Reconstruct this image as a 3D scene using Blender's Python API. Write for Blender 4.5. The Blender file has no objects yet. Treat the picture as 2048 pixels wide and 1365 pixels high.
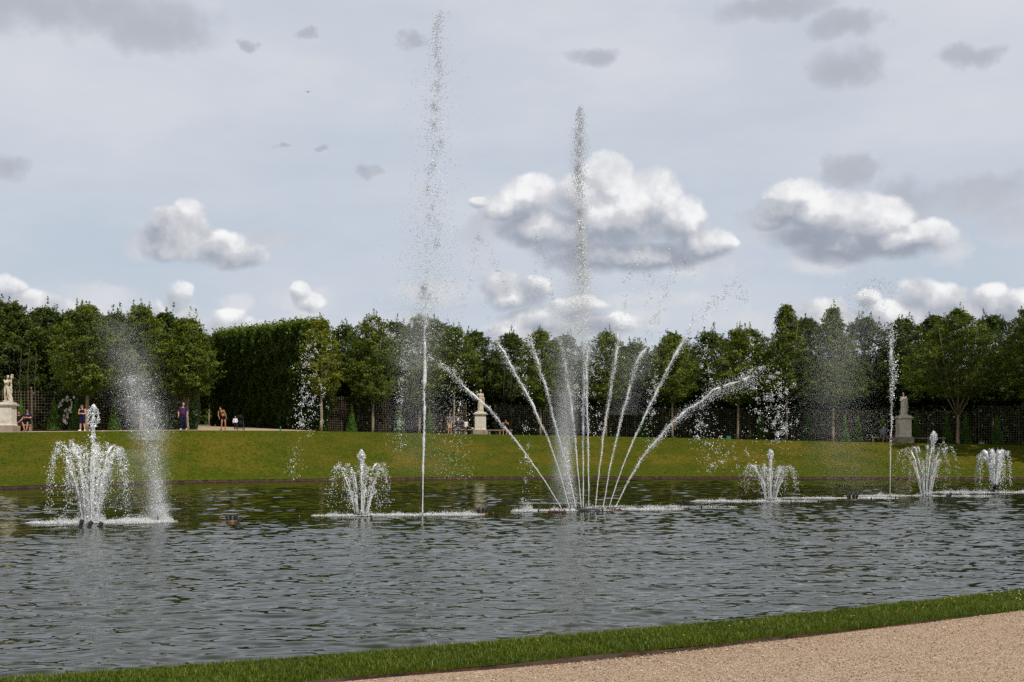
import bpy, bmesh, math, random
import numpy as np
from mathutils import Vector, Matrix, Euler

random.seed(7)
rng = np.random.default_rng(7)
scene = bpy.context.scene
COL = scene.collection

# ------------------------------------------------------------------ camera
FPX = 2400.0          # focal length in pixels of the 2048 px wide photograph
HOR = 900.0           # horizon row in the photograph
CAMZ = 2.0            # eye height above the water
cam_data = bpy.data.cameras.new("camera")
cam_data.sensor_width = 36.0
cam_data.lens = 36.0 * FPX / 2048.0
cam_data.shift_y = (HOR - 682.5) / 2048.0
cam_data.clip_start = 0.1
cam_data.clip_end = 3000.0
cam = bpy.data.objects.new("camera", cam_data)
cam.location = (0, 0, CAMZ)
cam.rotation_euler = (math.radians(90), 0, 0)
COL.objects.link(cam)
scene.camera = cam

scene.view_settings.view_transform = 'Standard'
scene.view_settings.look = 'None'
scene.view_settings.exposure = 0.0
scene.view_settings.gamma = 1.0
scene.cycles.max_bounces = 6
scene.cycles.diffuse_bounces = 3
scene.cycles.glossy_bounces = 3
scene.cycles.transmission_bounces = 4
scene.cycles.transparent_max_bounces = 8
scene.cycles.caustics_reflective = False
scene.cycles.caustics_refractive = False
scene.cycles.use_denoising = False
scene.cycles.sample_clamp_indirect = 3.0

# ------------------------------------------------------------------ node helper
class S:
    """a float socket with arithmetic"""
    nt = None
    def __init__(s, v): s.v = v
    @staticmethod
    def m(op, *a, clamp=False):
        n = S.nt.nodes.new('ShaderNodeMath'); n.operation = op; n.use_clamp = clamp
        for i, x in enumerate(a):
            x = x.v if isinstance(x, S) else x
            if isinstance(x, (int, float)): n.inputs[i].default_value = x
            else: S.nt.links.new(x, n.inputs[i])
        return S(n.outputs[0])
    def __add__(s, o): return S.m('ADD', s, o)
    __radd__ = __add__
    def __sub__(s, o): return S.m('SUBTRACT', s, o)
    def __rsub__(s, o): return S.m('SUBTRACT', o, s)
    def __mul__(s, o): return S.m('MULTIPLY', s, o)
    __rmul__ = __mul__
    def __truediv__(s, o): return S.m('DIVIDE', s, o)
    def max(s, o): return S.m('MAXIMUM', s, o)
    def min(s, o): return S.m('MINIMUM', s, o)
    def clamp(s): return S.m('ADD', s, 0.0, clamp=True)

def lk(nt, a, b):
    a = a.v if isinstance(a, S) else a
    nt.links.new(a, b)

def smooth(x, lo, hi, a=0.0, b=1.0):
    n = S.nt.nodes.new('ShaderNodeMapRange'); n.interpolation_type = 'SMOOTHSTEP'
    lk(S.nt, x, n.inputs['Value'])
    n.inputs['From Min'].default_value = lo; n.inputs['From Max'].default_value = hi
    n.inputs['To Min'].default_value = a; n.inputs['To Max'].default_value = b
    return S(n.outputs[0])

def mixc(f, a, b, mode='MIX'):
    n = S.nt.nodes.new('ShaderNodeMix'); n.data_type = 'RGBA'; n.blend_type = mode
    for sock, x in ((n.inputs[0], f), (n.inputs[6], a), (n.inputs[7], b)):
        x = x.v if isinstance(x, S) else x
        if isinstance(x, (int, float)): sock.default_value = x
        elif isinstance(x, tuple): sock.default_value = (*x, 1.0) if len(x) == 3 else x
        else: S.nt.links.new(x, sock)
    return n.outputs[2]

def noise(vec, scale, detail=4.0, rough=0.5, dist=0.0, out='Fac'):
    n = S.nt.nodes.new('ShaderNodeTexNoise')
    n.inputs['Scale'].default_value = scale; n.inputs['Detail'].default_value = detail
    n.inputs['Roughness'].default_value = rough; n.inputs['Distortion'].default_value = dist
    if vec is not None: S.nt.links.new(vec, n.inputs['Vector'])
    return S(n.outputs[0 if out == 'Fac' else 1])

def vmath(op, a, b=None, c=None):
    n = S.nt.nodes.new('ShaderNodeVectorMath'); n.operation = op
    for i, x in enumerate((a, b, c)):
        if x is None: continue
        if isinstance(x, tuple): n.inputs[i].default_value = x
        else: S.nt.links.new(x, n.inputs[i])
    return n.outputs['Value'] if op == 'DOT_PRODUCT' else n.outputs[0]

# ------------------------------------------------------------------ sun
SUN = Vector((0.46, -0.64, 0.90)).normalized()
sun_el = math.asin(SUN.z); sun_az = math.atan2(SUN.x, SUN.y)
sd = bpy.data.lights.new("sun", 'SUN')
sd.energy = 3.9; sd.angle = math.radians(0.5); sd.color = (1.0, 0.95, 0.86)
so = bpy.data.objects.new("sun", sd)
so.rotation_euler = SUN.to_track_quat('Z', 'Y').to_euler()
so.location = (40, -30, 60)
COL.objects.link(so)

# ------------------------------------------------------------------ sky (world)
world = bpy.data.worlds.new("World"); scene.world = world; world.use_nodes = True
nt = world.node_tree; nt.nodes.clear(); S.nt = nt
out = nt.nodes.new('ShaderNodeOutputWorld'); bg = nt.nodes.new('ShaderNodeBackground')
sky = nt.nodes.new('ShaderNodeTexSky'); sky.sky_type = 'NISHITA'; sky.sun_disc = False
sky.sun_elevation = sun_el; sky.sun_rotation = sun_az
tc = nt.nodes.new('ShaderNodeTexCoord')
sep = nt.nodes.new('ShaderNodeSeparateXYZ'); nt.links.new(tc.outputs['Generated'], sep.inputs[0])
dx, dy, dz = (S(sep.outputs[i]) for i in range(3))
az = S.m('ARCTAN2', dx, dy) * 2400.0
el = S.m('ARCSINE', dz) * 2400.0
cmb = nt.nodes.new('ShaderNodeCombineXYZ'); lk(nt, az, cmb.inputs[0]); lk(nt, el, cmb.inputs[1])
P0 = cmb.outputs[0]
def azel(px, py):
    a = math.atan((px - 1024) / FPX); e = math.atan((HOR - py) / FPX * math.cos(a))
    return a * 2400.0, e * 2400.0
# fine warp so that outlines billow
w1 = noise(P0, 1 / 84.0, 6.0, 0.56, out='Color').v
w1 = vmath('MULTIPLY_ADD', w1, (52.0, 40.0, 0.0), (-26.0, -20.0, 0.0))
P = vmath('ADD', P0, w1)

def field(Pv, blobs):
    f = None
    for (px, py, rx, ry) in blobs:
        a, e = azel(px, py)
        q = vmath('MULTIPLY_ADD', Pv, (1 / rx, 1 / ry, 0.0), (-a / rx, -e / ry, 0.0))
        d = S(vmath('DOT_PRODUCT', q, q))
        f = d if f is None else f.min(d)
    return 1.0 - f

BIG = [(1215, 352, 60, 48), (1160, 395, 70, 52), (1065, 395, 74, 44), (1010, 415, 62, 34), (1295, 400, 80, 62), (1360, 440, 68, 52), (1240, 440, 150, 66),
       (1405, 490, 70, 38), (1150, 470, 130, 52), (1290, 512, 160, 34), (1070, 455, 90, 46), (1180, 510, 110, 38),
       (1590, 392, 60, 36), (1650, 430, 110, 48), (1745, 440, 95, 50), (1800, 485, 90, 40), (1690, 490, 120, 42), (1620, 470, 90, 36), (1560, 430, 50, 34), (1850, 470, 60, 34)]
SMALL = [(378, 438, 40, 36), (335, 450, 40, 36), (355, 470, 76, 46), (415, 496, 90, 36), (465, 512, 80, 32), (335, 490, 56, 32), (960, 405, 26, 14), (1445, 490, 34, 18),
       (1000, 572, 42, 34), (1065, 582, 40, 30), (1030, 600, 70, 24), (1150, 612, 60, 24), (1090, 640, 110, 30), (1040, 665, 90, 36), (1200, 650, 90, 30),
       (1845, 588, 42, 34), (1880, 604, 60, 34), (1985, 600, 40, 34), (2030, 615, 60, 34), (1800, 630, 90, 30), (1640, 630, 70, 34), (1930, 640, 130, 40), (1700, 650, 120, 34), (1740, 600, 30, 20),
       (357, 592, 26, 34), (345, 635, 64, 40), (600, 580, 24, 22), (620, 600, 40, 22), (16, 580, 44, 26), (60, 612, 90, 30), (456, 640, 40, 24), (480, 660, 90, 26)]
FAINT = [(190, 20, 260, 52), (300, 60, 140, 50), (60, 10, 170, 56), (1690, 140, 84, 36), (1190, 115, 66, 18), (1560, 15, 120, 28), (1690, 50, 90, 30), (30, 335, 50, 30),
         (1960, 395, 90, 54), (2030, 450, 70, 40), (1710, 340, 56, 40), (1815, 405, 80, 54), (550, 472, 54, 22), (730, 345, 30, 12), (645, 300, 20, 8), (560, 294, 16, 7), (620, 70, 26, 11), (490, 88, 24, 10), (810, 88, 26, 18), (1940, 110, 50, 26),
         (590, 600, 80, 32), (470, 600, 44, 18), (1640, 525, 90, 30), (180, 592, 100, 26), (430, 650, 90, 30), (960, 480, 50, 60), (1550, 440, 70, 50), (280, 490, 40, 30), (1420, 530, 100, 24), (1880, 500, 70, 40), (880, 582, 120, 36), (760, 645, 110, 30), (600, 655, 110, 28), (240, 630, 90, 34), (1260, 640, 90, 30), (1480, 640, 110, 30), (1330, 600, 120, 20), (150, 610, 120, 40)]
n1 = noise(P0, 1 / 64.0, 6.0, 0.54)
n2 = noise(vmath('ADD', P0, (7.0, 14.0, 0.0)), 1 / 60.0, 5.0, 0.55)
n0 = noise(P0, 1 / 150.0, 5.0, 0.6)
DB = field(P, BIG); DB2 = field(vmath('ADD', P, (20.0, 32.0, 0.0)), BIG)
DS = field(P, SMALL); DS2 = field(vmath('ADD', P, (7.0, 15.0, 0.0)), SMALL)
grad = ((el - azel(1200, 432)[1]) * 0.0105 + (az - azel(1200, 432)[0]) * 0.0009).max(-1.0).min(1.0) * 0.36
shB = (DB.max(-0.1) - DB2.max(-1.2)) * 0.52 + (n1 - n2) * 1.0 + (n0 - 0.5) * 0.9 - smooth(az, 330.0, 520.0) * 0.16 + grad
shS = (DS.max(-0.1) - DS2.max(-1.0)) * 0.46 + (n1 - n2) * 1.0 + (n0 - 0.5) * 0.9
isB = smooth(DB - DS, -0.15, 0.15)
shade = shB * isB + shS * (1.0 - isB)
lit = smooth(shade, -0.42, 0.72)
dens = DB.max(DS) + 0.12 + (n1 - 0.5) * 1.15 + (n0 - 0.5) * 0.5
acum = smooth(dens / (1.0 - lit * 0.42), -0.02, 1.0)
veiln = noise(vmath('MULTIPLY', P0, (0.6, 1.6, 1.0)), 1 / 420.0, 5.0, 0.55)
tilt = smooth(el, 250.0, 950.0)
veil = mixc(tilt, (0.545, 0.610, 0.700), (0.685, 0.70, 0.755))
veil = mixc(smooth(veiln, 0.30, 0.70), mixc(0.6, veil, (0.50, 0.57, 0.665)), mixc(0.5, veil, (0.735, 0.74, 0.775)))
ccol = mixc(lit, (0.33, 0.36, 0.43), (0.93, 0.925, 0.925))
ccol = mixc(smooth(lit, 0.0, 0.6), ccol, mixc(0.5, ccol, (0.60, 0.60, 0.63)))
ccol = mixc(smooth(lit, 0.45, 0.95), ccol, mixc(smooth(n1, 0.35, 0.65), (0.74, 0.74, 0.765), (0.96, 0.955, 0.95)))
w2 = noise(P0, 1 / 110.0, 6.0, 0.62, out='Color').v
PF = vmath('ADD', P0, vmath('MULTIPLY_ADD', w2, (170.0, 70.0, 0.0), (-85.0, -35.0, 0.0)))
DF = field(PF, FAINT) + (n1 - 0.5) * 2.2
af = smooth(DF, -0.3, 1.15) * 0.85
top_el = smooth(el, 1000.0, 2400.0)             # the blue, darker sky high overhead
base = mixc(af, veil, mixc(n1, mixc(smooth(el, 330.0, 520.0), (0.56, 0.58, 0.64), (0.29, 0.32, 0.39)), mixc(smooth(el, 330.0, 520.0), (0.80, 0.80, 0.82), (0.58, 0.59, 0.63))))
base = mixc(acum, base, ccol)
base = mixc(top_el, base, (0.295, 0.308, 0.295))
nish = vmath('SCALE', sky.outputs[0]); nt.nodes[-1].inputs['Scale'].default_value = 0.10
fin = mixc(0.94, nish, base)
nt.links.new(fin, bg.inputs['Color']); bg.inputs['Strength'].default_value = 1.0
nt.links.new(bg.outputs[0], out.inputs['Surface'])
world.cycles.sampling_method = 'MANUAL'; world.cycles.sample_map_resolution = 512

# ------------------------------------------------------------------ object helpers
def tag(o, label=None, cat=None, group=None, kind=None):
    if label: o['label'] = label
    if cat: o['category'] = cat
    if group: o['group'] = group
    if kind: o['kind'] = kind
    return o

def empty(name, loc, rz=0.0):
    o = bpy.data.objects.new(name, None); COL.objects.link(o)
    o.location = loc; o.rotation_euler = (0, 0, rz); o.empty_display_size = 0.2
    return o

def link(name, me, mat=None, parent=None, loc=None):
    o = bpy.data.objects.new(name, me); COL.objects.link(o)
    if mat is not None and not me.materials: me.materials.append(mat)
    if parent is not None: o.parent = parent
    if loc is not None: o.location = loc
    return o

def np_mesh(name, V, F, smooth_=False, attr=None):
    """V (n,3), F (m,k) with k = 3 or 4"""
    V = np.ascontiguousarray(V, dtype=np.float32); F = np.ascontiguousarray(F, dtype=np.int32)
    me = bpy.data.meshes.new(name)
    k = F.shape[1]; m = len(F)
    me.vertices.add(len(V)); me.vertices.foreach_set('co', V.ravel())
    me.loops.add(m * k); me.loops.foreach_set('vertex_index', F.ravel())
    me.polygons.add(m); me.polygons.foreach_set('loop_start', np.arange(m, dtype=np.int32) * k)
    me.polygons.foreach_set('use_smooth', np.full(m, bool(smooth_)))
    if attr is not None:
        a = me.attributes.new('tint', 'FLOAT', 'POINT'); a.data.foreach_set('value', np.asarray(attr, dtype=np.float32))
    me.update(calc_edges=True)
    return me

class MB:
    """collects primitives into one mesh"""
    def __init__(s): s.V = []; s.F = []
    def add(s, V, F):
        n = len(s.V); s.V += [tuple(v) for v in V]; s.F += [tuple(i + n for i in f) for f in F]
        return s
    def box(s, c, d, rz=0.0, taper=1.0):
        x, y, z = (d[0] / 2, d[1] / 2, d[2] / 2); V = []
        for k in (-1, 1):
            t = taper if k > 0 else 1.0
            for (i, j) in ((-1, -1), (1, -1), (1, 1), (-1, 1)):
                vx, vy = i * x * t, j * y * t
                V.append((c[0] + vx * math.cos(rz) - vy * math.sin(rz), c[1] + vx * math.sin(rz) + vy * math.cos(rz), c[2] + k * z))
        return s.add(V, [(3, 2, 1, 0), (4, 5, 6, 7), (0, 1, 5, 4), (1, 2, 6, 5), (2, 3, 7, 6), (3, 0, 4, 7)])
    def tube(s, pts, rad, n=8, caps=True):
        pts = [Vector(p) for p in pts]
        if isinstance(rad, (int, float)): rad = [rad] * len(pts)
        V = []; F = []; u = None
        for i, p in enumerate(pts):
            a = pts[max(i - 1, 0)]; b = pts[min(i + 1, len(pts) - 1)]
            d = (b - a); d = d.normalized() if d.length > 1e-9 else Vector((0, 0, 1))
            if u is None: u = d.orthogonal().normalized()
            u = (u - d * u.dot(d)); u = u.normalized() if u.length > 1e-6 else d.orthogonal().normalized()
            w = d.cross(u)
            for k in range(n):
                t = 2 * math.pi * k / n
                V.append(p + (u * math.cos(t) + w * math.sin(t)) * rad[i])
        for i in range(len(pts) - 1):
            for k in range(n):
                F.append((i * n + k, i * n + (k + 1) % n, (i + 1) * n + (k + 1) % n, (i + 1) * n + k))
        if caps:
            F.append(tuple(range(n))[::-1]); F.append(tuple((len(pts) - 1) * n + k for k in range(n)))
        return s.add(V, F)
    def cap(s, p0, p1, r0, r1, n=10):
        """round-ended tapered limb"""
        p0 = Vector(p0); p1 = Vector(p1); d = p1 - p0; L = max(d.length, 1e-4); d = d / L
        P = []; R = []
        for a in (90, 60, 30): P.append(p0 - d * r0 * math.sin(math.radians(a))); R.append(max(r0 * math.cos(math.radians(a)), r0 * .05))
        P.append(p0); R.append(r0); P.append(p1); R.append(r1)
        for a in (30, 60, 90): P.append(p1 + d * r1 * math.sin(math.radians(a))); R.append(max(r1 * math.cos(math.radians(a)), r1 * .05))
        return s.tube(P, R, n)
    def ell(s, c, r, rot=None, n=12):
        V = []; F = []; m = n // 2
        for i in range(m + 1):
            t = math.pi * i / m
            for k in range(n):
                a = 2 * math.pi * k / n
                v = Vector((r[0] * max(math.sin(t), .02) * math.cos(a), r[1] * max(math.sin(t), .02) * math.sin(a), r[2] * math.cos(t)))
                if rot is not None: v = rot @ v
                V.append(v + Vector(c))
        for i in range(m):
            for k in range(n):
                F.append((i * n + k, (i + 1) * n + k, (i + 1) * n + (k + 1) % n, i * n + (k + 1) % n))
        F.append(tuple(range(n))); F.append(tuple(m * n + k for k in range(n))[::-1])
        return s.add(V, F)
    def lathe(s, prof, c=(0, 0, 0), n=16):
        V = []; F = []
        for (r, z) in prof:
            for k in range(n):
                a = 2 * math.pi * k / n; V.append((c[0] + r * math.cos(a), c[1] + r * math.sin(a), c[2] + z))
        for i in range(len(prof) - 1):
            for k in range(n): F.append((i * n + k, i * n + (k + 1) % n, (i + 1) * n + (k + 1) % n, (i + 1) * n + k))
        F.append(tuple(range(n))[::-1]); F.append(tuple((len(prof) - 1) * n + k for k in range(n)))
        return s.add(V, F)
    def mesh(s, name, smooth_=False):
        me = bpy.data.meshes.new(name); me.from_pydata([tuple(v) for v in s.V], [], s.F)
        if smooth_: me.polygons.foreach_set('use_smooth', [True] * len(me.polygons))
        me.update(); return me
    def build(s, name, mat, parent=None, smooth_=False, loc=None):
        return link(name, s.mesh(name, smooth_), mat, parent, loc)
    def remesh(s, name, mat, parent=None, voxel=0.012, smooth_it=4, disp=None):
        me = s.mesh(name + '_src'); o = bpy.data.objects.new('tmp', me); COL.objects.link(o)
        md = o.modifiers.new('r', 'REMESH'); md.mode = 'VOXEL'; md.voxel_size = voxel
        if smooth_it:
            sm = o.modifiers.new('s', 'SMOOTH'); sm.factor = 0.5; sm.iterations = smooth_it
        dg = bpy.context.evaluated_depsgraph_get()
        m2 = bpy.data.meshes.new_from_object(o.evaluated_get(dg))
        bpy.data.objects.remove(o); bpy.data.meshes.remove(me)
        if disp is not None:
            n = len(m2.vertices); co = np.zeros(n * 3, dtype=np.float32); m2.vertices.foreach_get('co', co)
            no = np.zeros(n * 3, dtype=np.float32); m2.vertices.foreach_get('normal', no)
            co = co.reshape(-1, 3); no = no.reshape(-1, 3)
            m2.vertices.foreach_set('co', (co + no * disp(co, no)[:, None]).astype(np.float32).ravel())
        m2.polygons.foreach_set('use_smooth', [True] * len(m2.polygons)); m2.update(); m2.name = name
        m2.materials.clear()
        return link(name, m2, mat, parent)

# ------------------------------------------------------------------ materials
def material(name, rough=0.8, spec=0.3):
    m = bpy.data.materials.new(name); m.use_nodes = True
    S.nt = m.node_tree; b = S.nt.nodes['Principled BSDF']
    b.inputs['Roughness'].default_value = rough; b.inputs['Specular IOR Level'].default_value = spec
    return m, S.nt, b

def objco(nt, which='Object'):
    n = nt.nodes.new('ShaderNodeTexCoord'); return n.outputs[which]

def geo_pos(nt):
    return nt.nodes.new('ShaderNodeNewGeometry').outputs['Position']

def bump(nt, b, h, strength=0.5, dist=0.05):
    n = nt.nodes.new('ShaderNodeBump'); n.inputs['Strength'].default_value = strength; n.inputs['Distance'].default_value = dist
    lk(nt, h, n.inputs['Height']); nt.links.new(n.outputs[0], b.inputs['Normal'])

def plain(name, col, rough=0.8, spec=0.3, var=0.15, scale=8.0, metallic=0.0):
    m, nt, b = material(name, rough, spec)
    f = noise(objco(nt), scale, 5.0, 0.6)
    lo = tuple(c * (1 - var) for c in col); hi = tuple(min(1, c * (1 + var)) for c in col)
    nt.links.new(mixc(smooth(f, 0.3, 0.7), lo, hi), b.inputs['Base Color'])
    b.inputs['Metallic'].default_value = metallic
    return m

def leaf_mat(name, dark, mid, light, trans=0.35):
    m = bpy.data.materials.new(name); m.use_nodes = True; nt = m.node_tree; S.nt = nt; nt.nodes.clear()
    out = nt.nodes.new('ShaderNodeOutputMaterial')
    at = nt.nodes.new('ShaderNodeAttribute'); at.attribute_name = 'tint'
    f = S(at.outputs['Fac'])
    c = mixc(smooth(f, 0.0, 0.55), dark, mid); c = mixc(smooth(f, 0.6, 1.0), c, light)
    d = nt.nodes.new('ShaderNodeBsdfDiffuse'); t = nt.nodes.new('ShaderNodeBsdfTranslucent'); g = nt.nodes.new('ShaderNodeBsdfGlossy')
    g.inputs['Roughness'].default_value = 0.45; g.inputs['Color'].default_value = (.6, .7, .6, 1)
    nt.links.new(c, d.inputs['Color']); nt.links.new(mixc(0.5, c, (0.10, 0.14, 0.01)), t.inputs['Color'])
    m1 = nt.nodes.new('ShaderNodeMixShader'); m1.inputs[0].default_value = trans
    nt.links.new(d.outputs[0], m1.inputs[1]); nt.links.new(t.outputs[0], m1.inputs[2])
    m2 = nt.nodes.new('ShaderNodeMixShader'); m2.inputs[0].default_value = 0.03
    nt.links.new(m1.outputs[0], m2.inputs[1]); nt.links.new(g.outputs[0], m2.inputs[2])
    nt.links.new(m2.outputs[0], out.inputs['Surface'])
    return m

M = {}
M['leaf_front'] = leaf_mat('leaf_hornbeam', (0.0169, 0.0298, 0.0026), (0.1036, 0.1414, 0.0101), (0.3694, 0.3785, 0.0259))
M['leaf_yellow'] = leaf_mat('leaf_young', (0.0397, 0.0595, 0.0040), (0.1843, 0.2056, 0.0142), (0.4366, 0.3742, 0.0249))
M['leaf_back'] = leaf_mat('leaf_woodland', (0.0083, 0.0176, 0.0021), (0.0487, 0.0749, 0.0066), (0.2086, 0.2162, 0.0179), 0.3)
M['leaf_dark'] = leaf_mat('leaf_deep_shade', (0.006, 0.012, 0.003), (0.012, 0.026, 0.005), (0.030, 0.050, 0.010), 0.2)  # near-black leaves: deep shade behind the trellis put into the colour
M['leaf_hedge'] = leaf_mat('leaf_hedge', (0.0103, 0.0221, 0.0029), (0.0513, 0.0888, 0.0068), (0.2106, 0.2633, 0.0175), 0.3)
M['leaf_yew'] = leaf_mat('leaf_yew', (0.0288, 0.0749, 0.0115), (0.0829, 0.1607, 0.0156), (0.2160, 0.3168, 0.0288), 0.2)
M['leaf_rose'] = leaf_mat('leaf_rose', (0.0150, 0.0375, 0.0090), (0.0420, 0.0825, 0.0180), (0.0750, 0.1200, 0.0300), 0.3)
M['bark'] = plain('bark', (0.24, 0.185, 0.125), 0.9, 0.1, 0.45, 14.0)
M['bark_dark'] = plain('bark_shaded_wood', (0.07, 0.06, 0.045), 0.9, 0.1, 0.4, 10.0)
M['lath'] = plain('weathered_lath', (0.12, 0.092, 0.064), 0.85, 0.1, 0.35, 3.0)
M['petal'] = plain('rose_petal', (0.72, 0.70, 0.60), 0.7, 0.2, 0.08)
M['iron'] = plain('dark_iron', (0.022, 0.020, 0.020), 0.45, 0.5, 0.3, 30.0)
M['brass'] = plain('old_brass', (0.13, 0.075, 0.035), 0.5, 0.5, 0.3, 25.0, 0.5)
M['rust'] = plain('rust_red_float', (0.075, 0.024, 0.016), 0.7, 0.3, 0.4, 22.0)
M['teal'] = plain('teal_plastic', (0.01, 0.16, 0.12), 0.5, 0.4)

# stone with weathering
def stone(name, base, dirt, low=None):
    m, nt, b = material(name, 0.85, 0.2)
    oc = objco(nt)
    a = noise(oc, 3.0, 7.0, 0.65); c = noise(vmath('MULTIPLY', oc, (4.0, 4.0, 0.9)), 2.4, 6.0, 0.6)
    col = mixc(smooth(a, 0.38, 0.68), base, tuple(x * .78 for x in base))
    col = mixc(smooth(c, 0.55, 0.75), col, dirt)
    nt.links.new(col, b.inputs['Base Color']); bump(nt, b, a, 0.4, 0.02)
    return m
M['marble'] = stone('weathered_marble', (0.56, 0.48, 0.36), (0.30, 0.24, 0.17))
M['marble_pale'] = stone('pale_marble', (0.62, 0.57, 0.48), (0.34, 0.30, 0.24))
M['marble_grey'] = stone('grey_lichened_marble', (0.66, 0.57, 0.46), (0.30, 0.25, 0.18))
M['base_stone'] = stone('lichened_base_stone', (0.30, 0.25, 0.19), (0.09, 0.075, 0.055))
M['bench_stone'] = stone('bench_stone', (0.26, 0.19, 0.13), (0.12, 0.09, 0.06))

# water drops: two degrees of aeration
def drop_mat(name, col, trans, gl, rough):
    m = bpy.data.materials.new(name); m.use_nodes = True; nt = m.node_tree; nt.nodes.clear(); S.nt = nt
    out = nt.nodes.new('ShaderNodeOutputMaterial')
    d = nt.nodes.new('ShaderNodeBsdfDiffuse'); d.inputs['Color'].default_value = (*col, 1)
    t = nt.nodes.new('ShaderNodeBsdfTranslucent'); t.inputs['Color'].default_value = (*col, 1)
    g = nt.nodes.new('ShaderNodeBsdfGlossy'); g.inputs['Roughness'].default_value = rough
    a = nt.nodes.new('ShaderNodeMixShader'); a.inputs[0].default_value = trans
    nt.links.new(d.outputs[0], a.inputs[1]); nt.links.new(t.outputs[0], a.inputs[2])
    c = nt.nodes.new('ShaderNodeMixShader'); c.inputs[0].default_value = gl
    nt.links.new(a.outputs[0], c.inputs[1]); nt.links.new(g.outputs[0], c.inputs[2])
    nt.links.new(c.outputs[0], out.inputs['Surface'])
    return m
M['drop'] = drop_mat('clear_drop', (0.80, 0.82, 0.86), 0.5, 0.06, 0.35)
M['foam'] = drop_mat('white_water', (0.88, 0.89, 0.90), 0.35, 0.08, 0.3)

# ------------------------------------------------------------------ layout: photograph pixel -> place
def at(px, py, Y):
    return Vector(((px - 1024) * Y / FPX, Y, CAMZ - (py - HOR) * Y / FPX))
def on_water(px, py):
    return at(px, py, CAMZ * FPX / (py - HOR))

KX = [-900, 0, 366, 620, 961, 1200, 1400, 1600, 1807, 2048, 3000]
K_EDGE_Y = [62, 72, 77, 88, 102, 101, 98, 94.5, 91, 88, 84]       # far terrace edge: depth
K_EDGE_P = [872, 865, 861, 862, 869, 873, 877, 882, 886, 890, 896]   # far terrace edge: row in the photo
K_WAT_Y = [52, 60, 71.5, 76, 81.5, 82.5, 82, 81, 80, 80, 78]        # far waterline depth
def edge_y(px): return float(np.interp(px, KX, K_EDGE_Y))
def edge_z(px): return CAMZ - (float(np.interp(px, KX, K_EDGE_P)) - HOR) * edge_y(px) / FPX
def wat_y(px): return float(np.interp(px, KX, K_WAT_Y))
def px_of(X, Y): return 1024 + X / Y * FPX
def terr_z(X, Y):
    px = px_of(X, Y); d = Y - edge_y(px)
    # the ground rises gently behind the edge; beyond the open basin side it is flat lawn
    k = float(np.interp(px, [-300, 600, 680], [0.024, 0.030, 0.004]))
    return edge_z(px) + k * max(0.0, min(d, 60.0) - 0.3)
def stand(px, back):
    """point on the terrace, `back` metres behind its edge, along the sight line px"""
    Y = edge_y(px) + back; X = (px - 1024) * Y / FPX
    return Vector((X, Y, terr_z(X, Y)))
def height_at(py, Y): return CAMZ - (py - HOR) * Y / FPX

# ground sheet to the horizon
m, nt, b = material('ground_earth', 0.95, 0.1)
gp = geo_pos(nt)
nt.links.new(mixc(smooth(noise(gp, 0.4, 5.0), .35, .65), (0.05, 0.06, 0.02), (0.09, 0.09, 0.03)), b.inputs['Base Color'])
M['earth'] = m
g = MB().add([(-1500, -1500, -1.2), (1500, -1500, -1.2), (1500, 1500, -1.2), (-1500, 1500, -1.2)], [(0, 1, 2, 3)])
tag(g.build('ground', M['earth']), kind='structure')

# ---- far bank lawn
m, nt, b = material('bank_grass', 0.95, 0.05)
gp = geo_pos(nt)
a1 = noise(vmath('MULTIPLY', gp, (1.0, 0.55, 1.4)), 0.42, 6.0, 0.62)
a2 = noise(gp, 3.2, 5.0, 0.7); a3 = noise(gp, 15.0, 3.0, 0.7); a4 = noise(gp, 0.12, 3.0, 0.5)
sp = nt.nodes.new('ShaderNodeSeparateXYZ'); nt.links.new(gp, sp.inputs[0])
zlow = smooth(S(sp.outputs[2]) + (a2 - 0.5) * 0.5, 0.35, 1.1)
zhi = smooth(S(sp.outputs[2]) + (a2 - 0.5) * 0.4, 2.2, 3.1, 1.0, 0.35)
dry = smooth(a1 * 0.72 + a2 * 0.28, 0.40, 0.60) * zlow * zhi
grn = mixc(smooth(a2, 0.35, 0.65), (0.050, 0.074, 0.004), (0.098, 0.116, 0.008))
drc = mixc(smooth(a3, 0.35, 0.65), (0.135, 0.104, 0.009), (0.24, 0.165, 0.025))
col = mixc(dry * 0.66 + 0.06, grn, drc)
col = mixc(smooth(a4, 0.4, 0.62), col, mixc(0.35, col, (0.060, 0.085, 0.006)))
col = mixc(smooth(a3, 0.25, 0.75), mixc(0.42, col, (0.012, 0.020, 0.002)), col)
nt.links.new(col, b.inputs['Base Color']); bump(nt, b, a3 + a2, 1.0, 0.06)
M['bank_grass'] = m

ps = np.arange(-900, 3001, 25.0)
prof = [(0.0, 0.17), (0.012, 0.24), (0.06, 0.36), (0.2, 0.72), (0.4, 1.26), (0.6, 1.80), (0.8, 2.33), (0.93, 2.70), (0.975, 2.86), (1.0, 2.93), (1.02, 2.95)]
zmax = 2.95
V = []; 
nx = len(ps)
for (t, zz) in prof:
    for p in ps:
        yw, ye = wat_y(p), edge_y(p); A = Vector(((p - 1024) * yw / FPX, yw, 0)); B = Vector(((p - 1024) * ye / FPX, ye, 0))
        q = A.lerp(B, t); z = zz * edge_z(p) / zmax if t > 0.02 else zz
        V.append((q.x, q.y, z))
nr = len(prof)
F = [(j * nx + i, j * nx + i + 1, (j + 1) * nx + i + 1, (j + 1) * nx + i) for j in range(nr - 1) for i in range(nx - 1)]
tag(link('bank_lawn', np_mesh('bank_lawn', np.array(V), np.array(F), True), M['bank_grass']), kind='structure')

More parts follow.
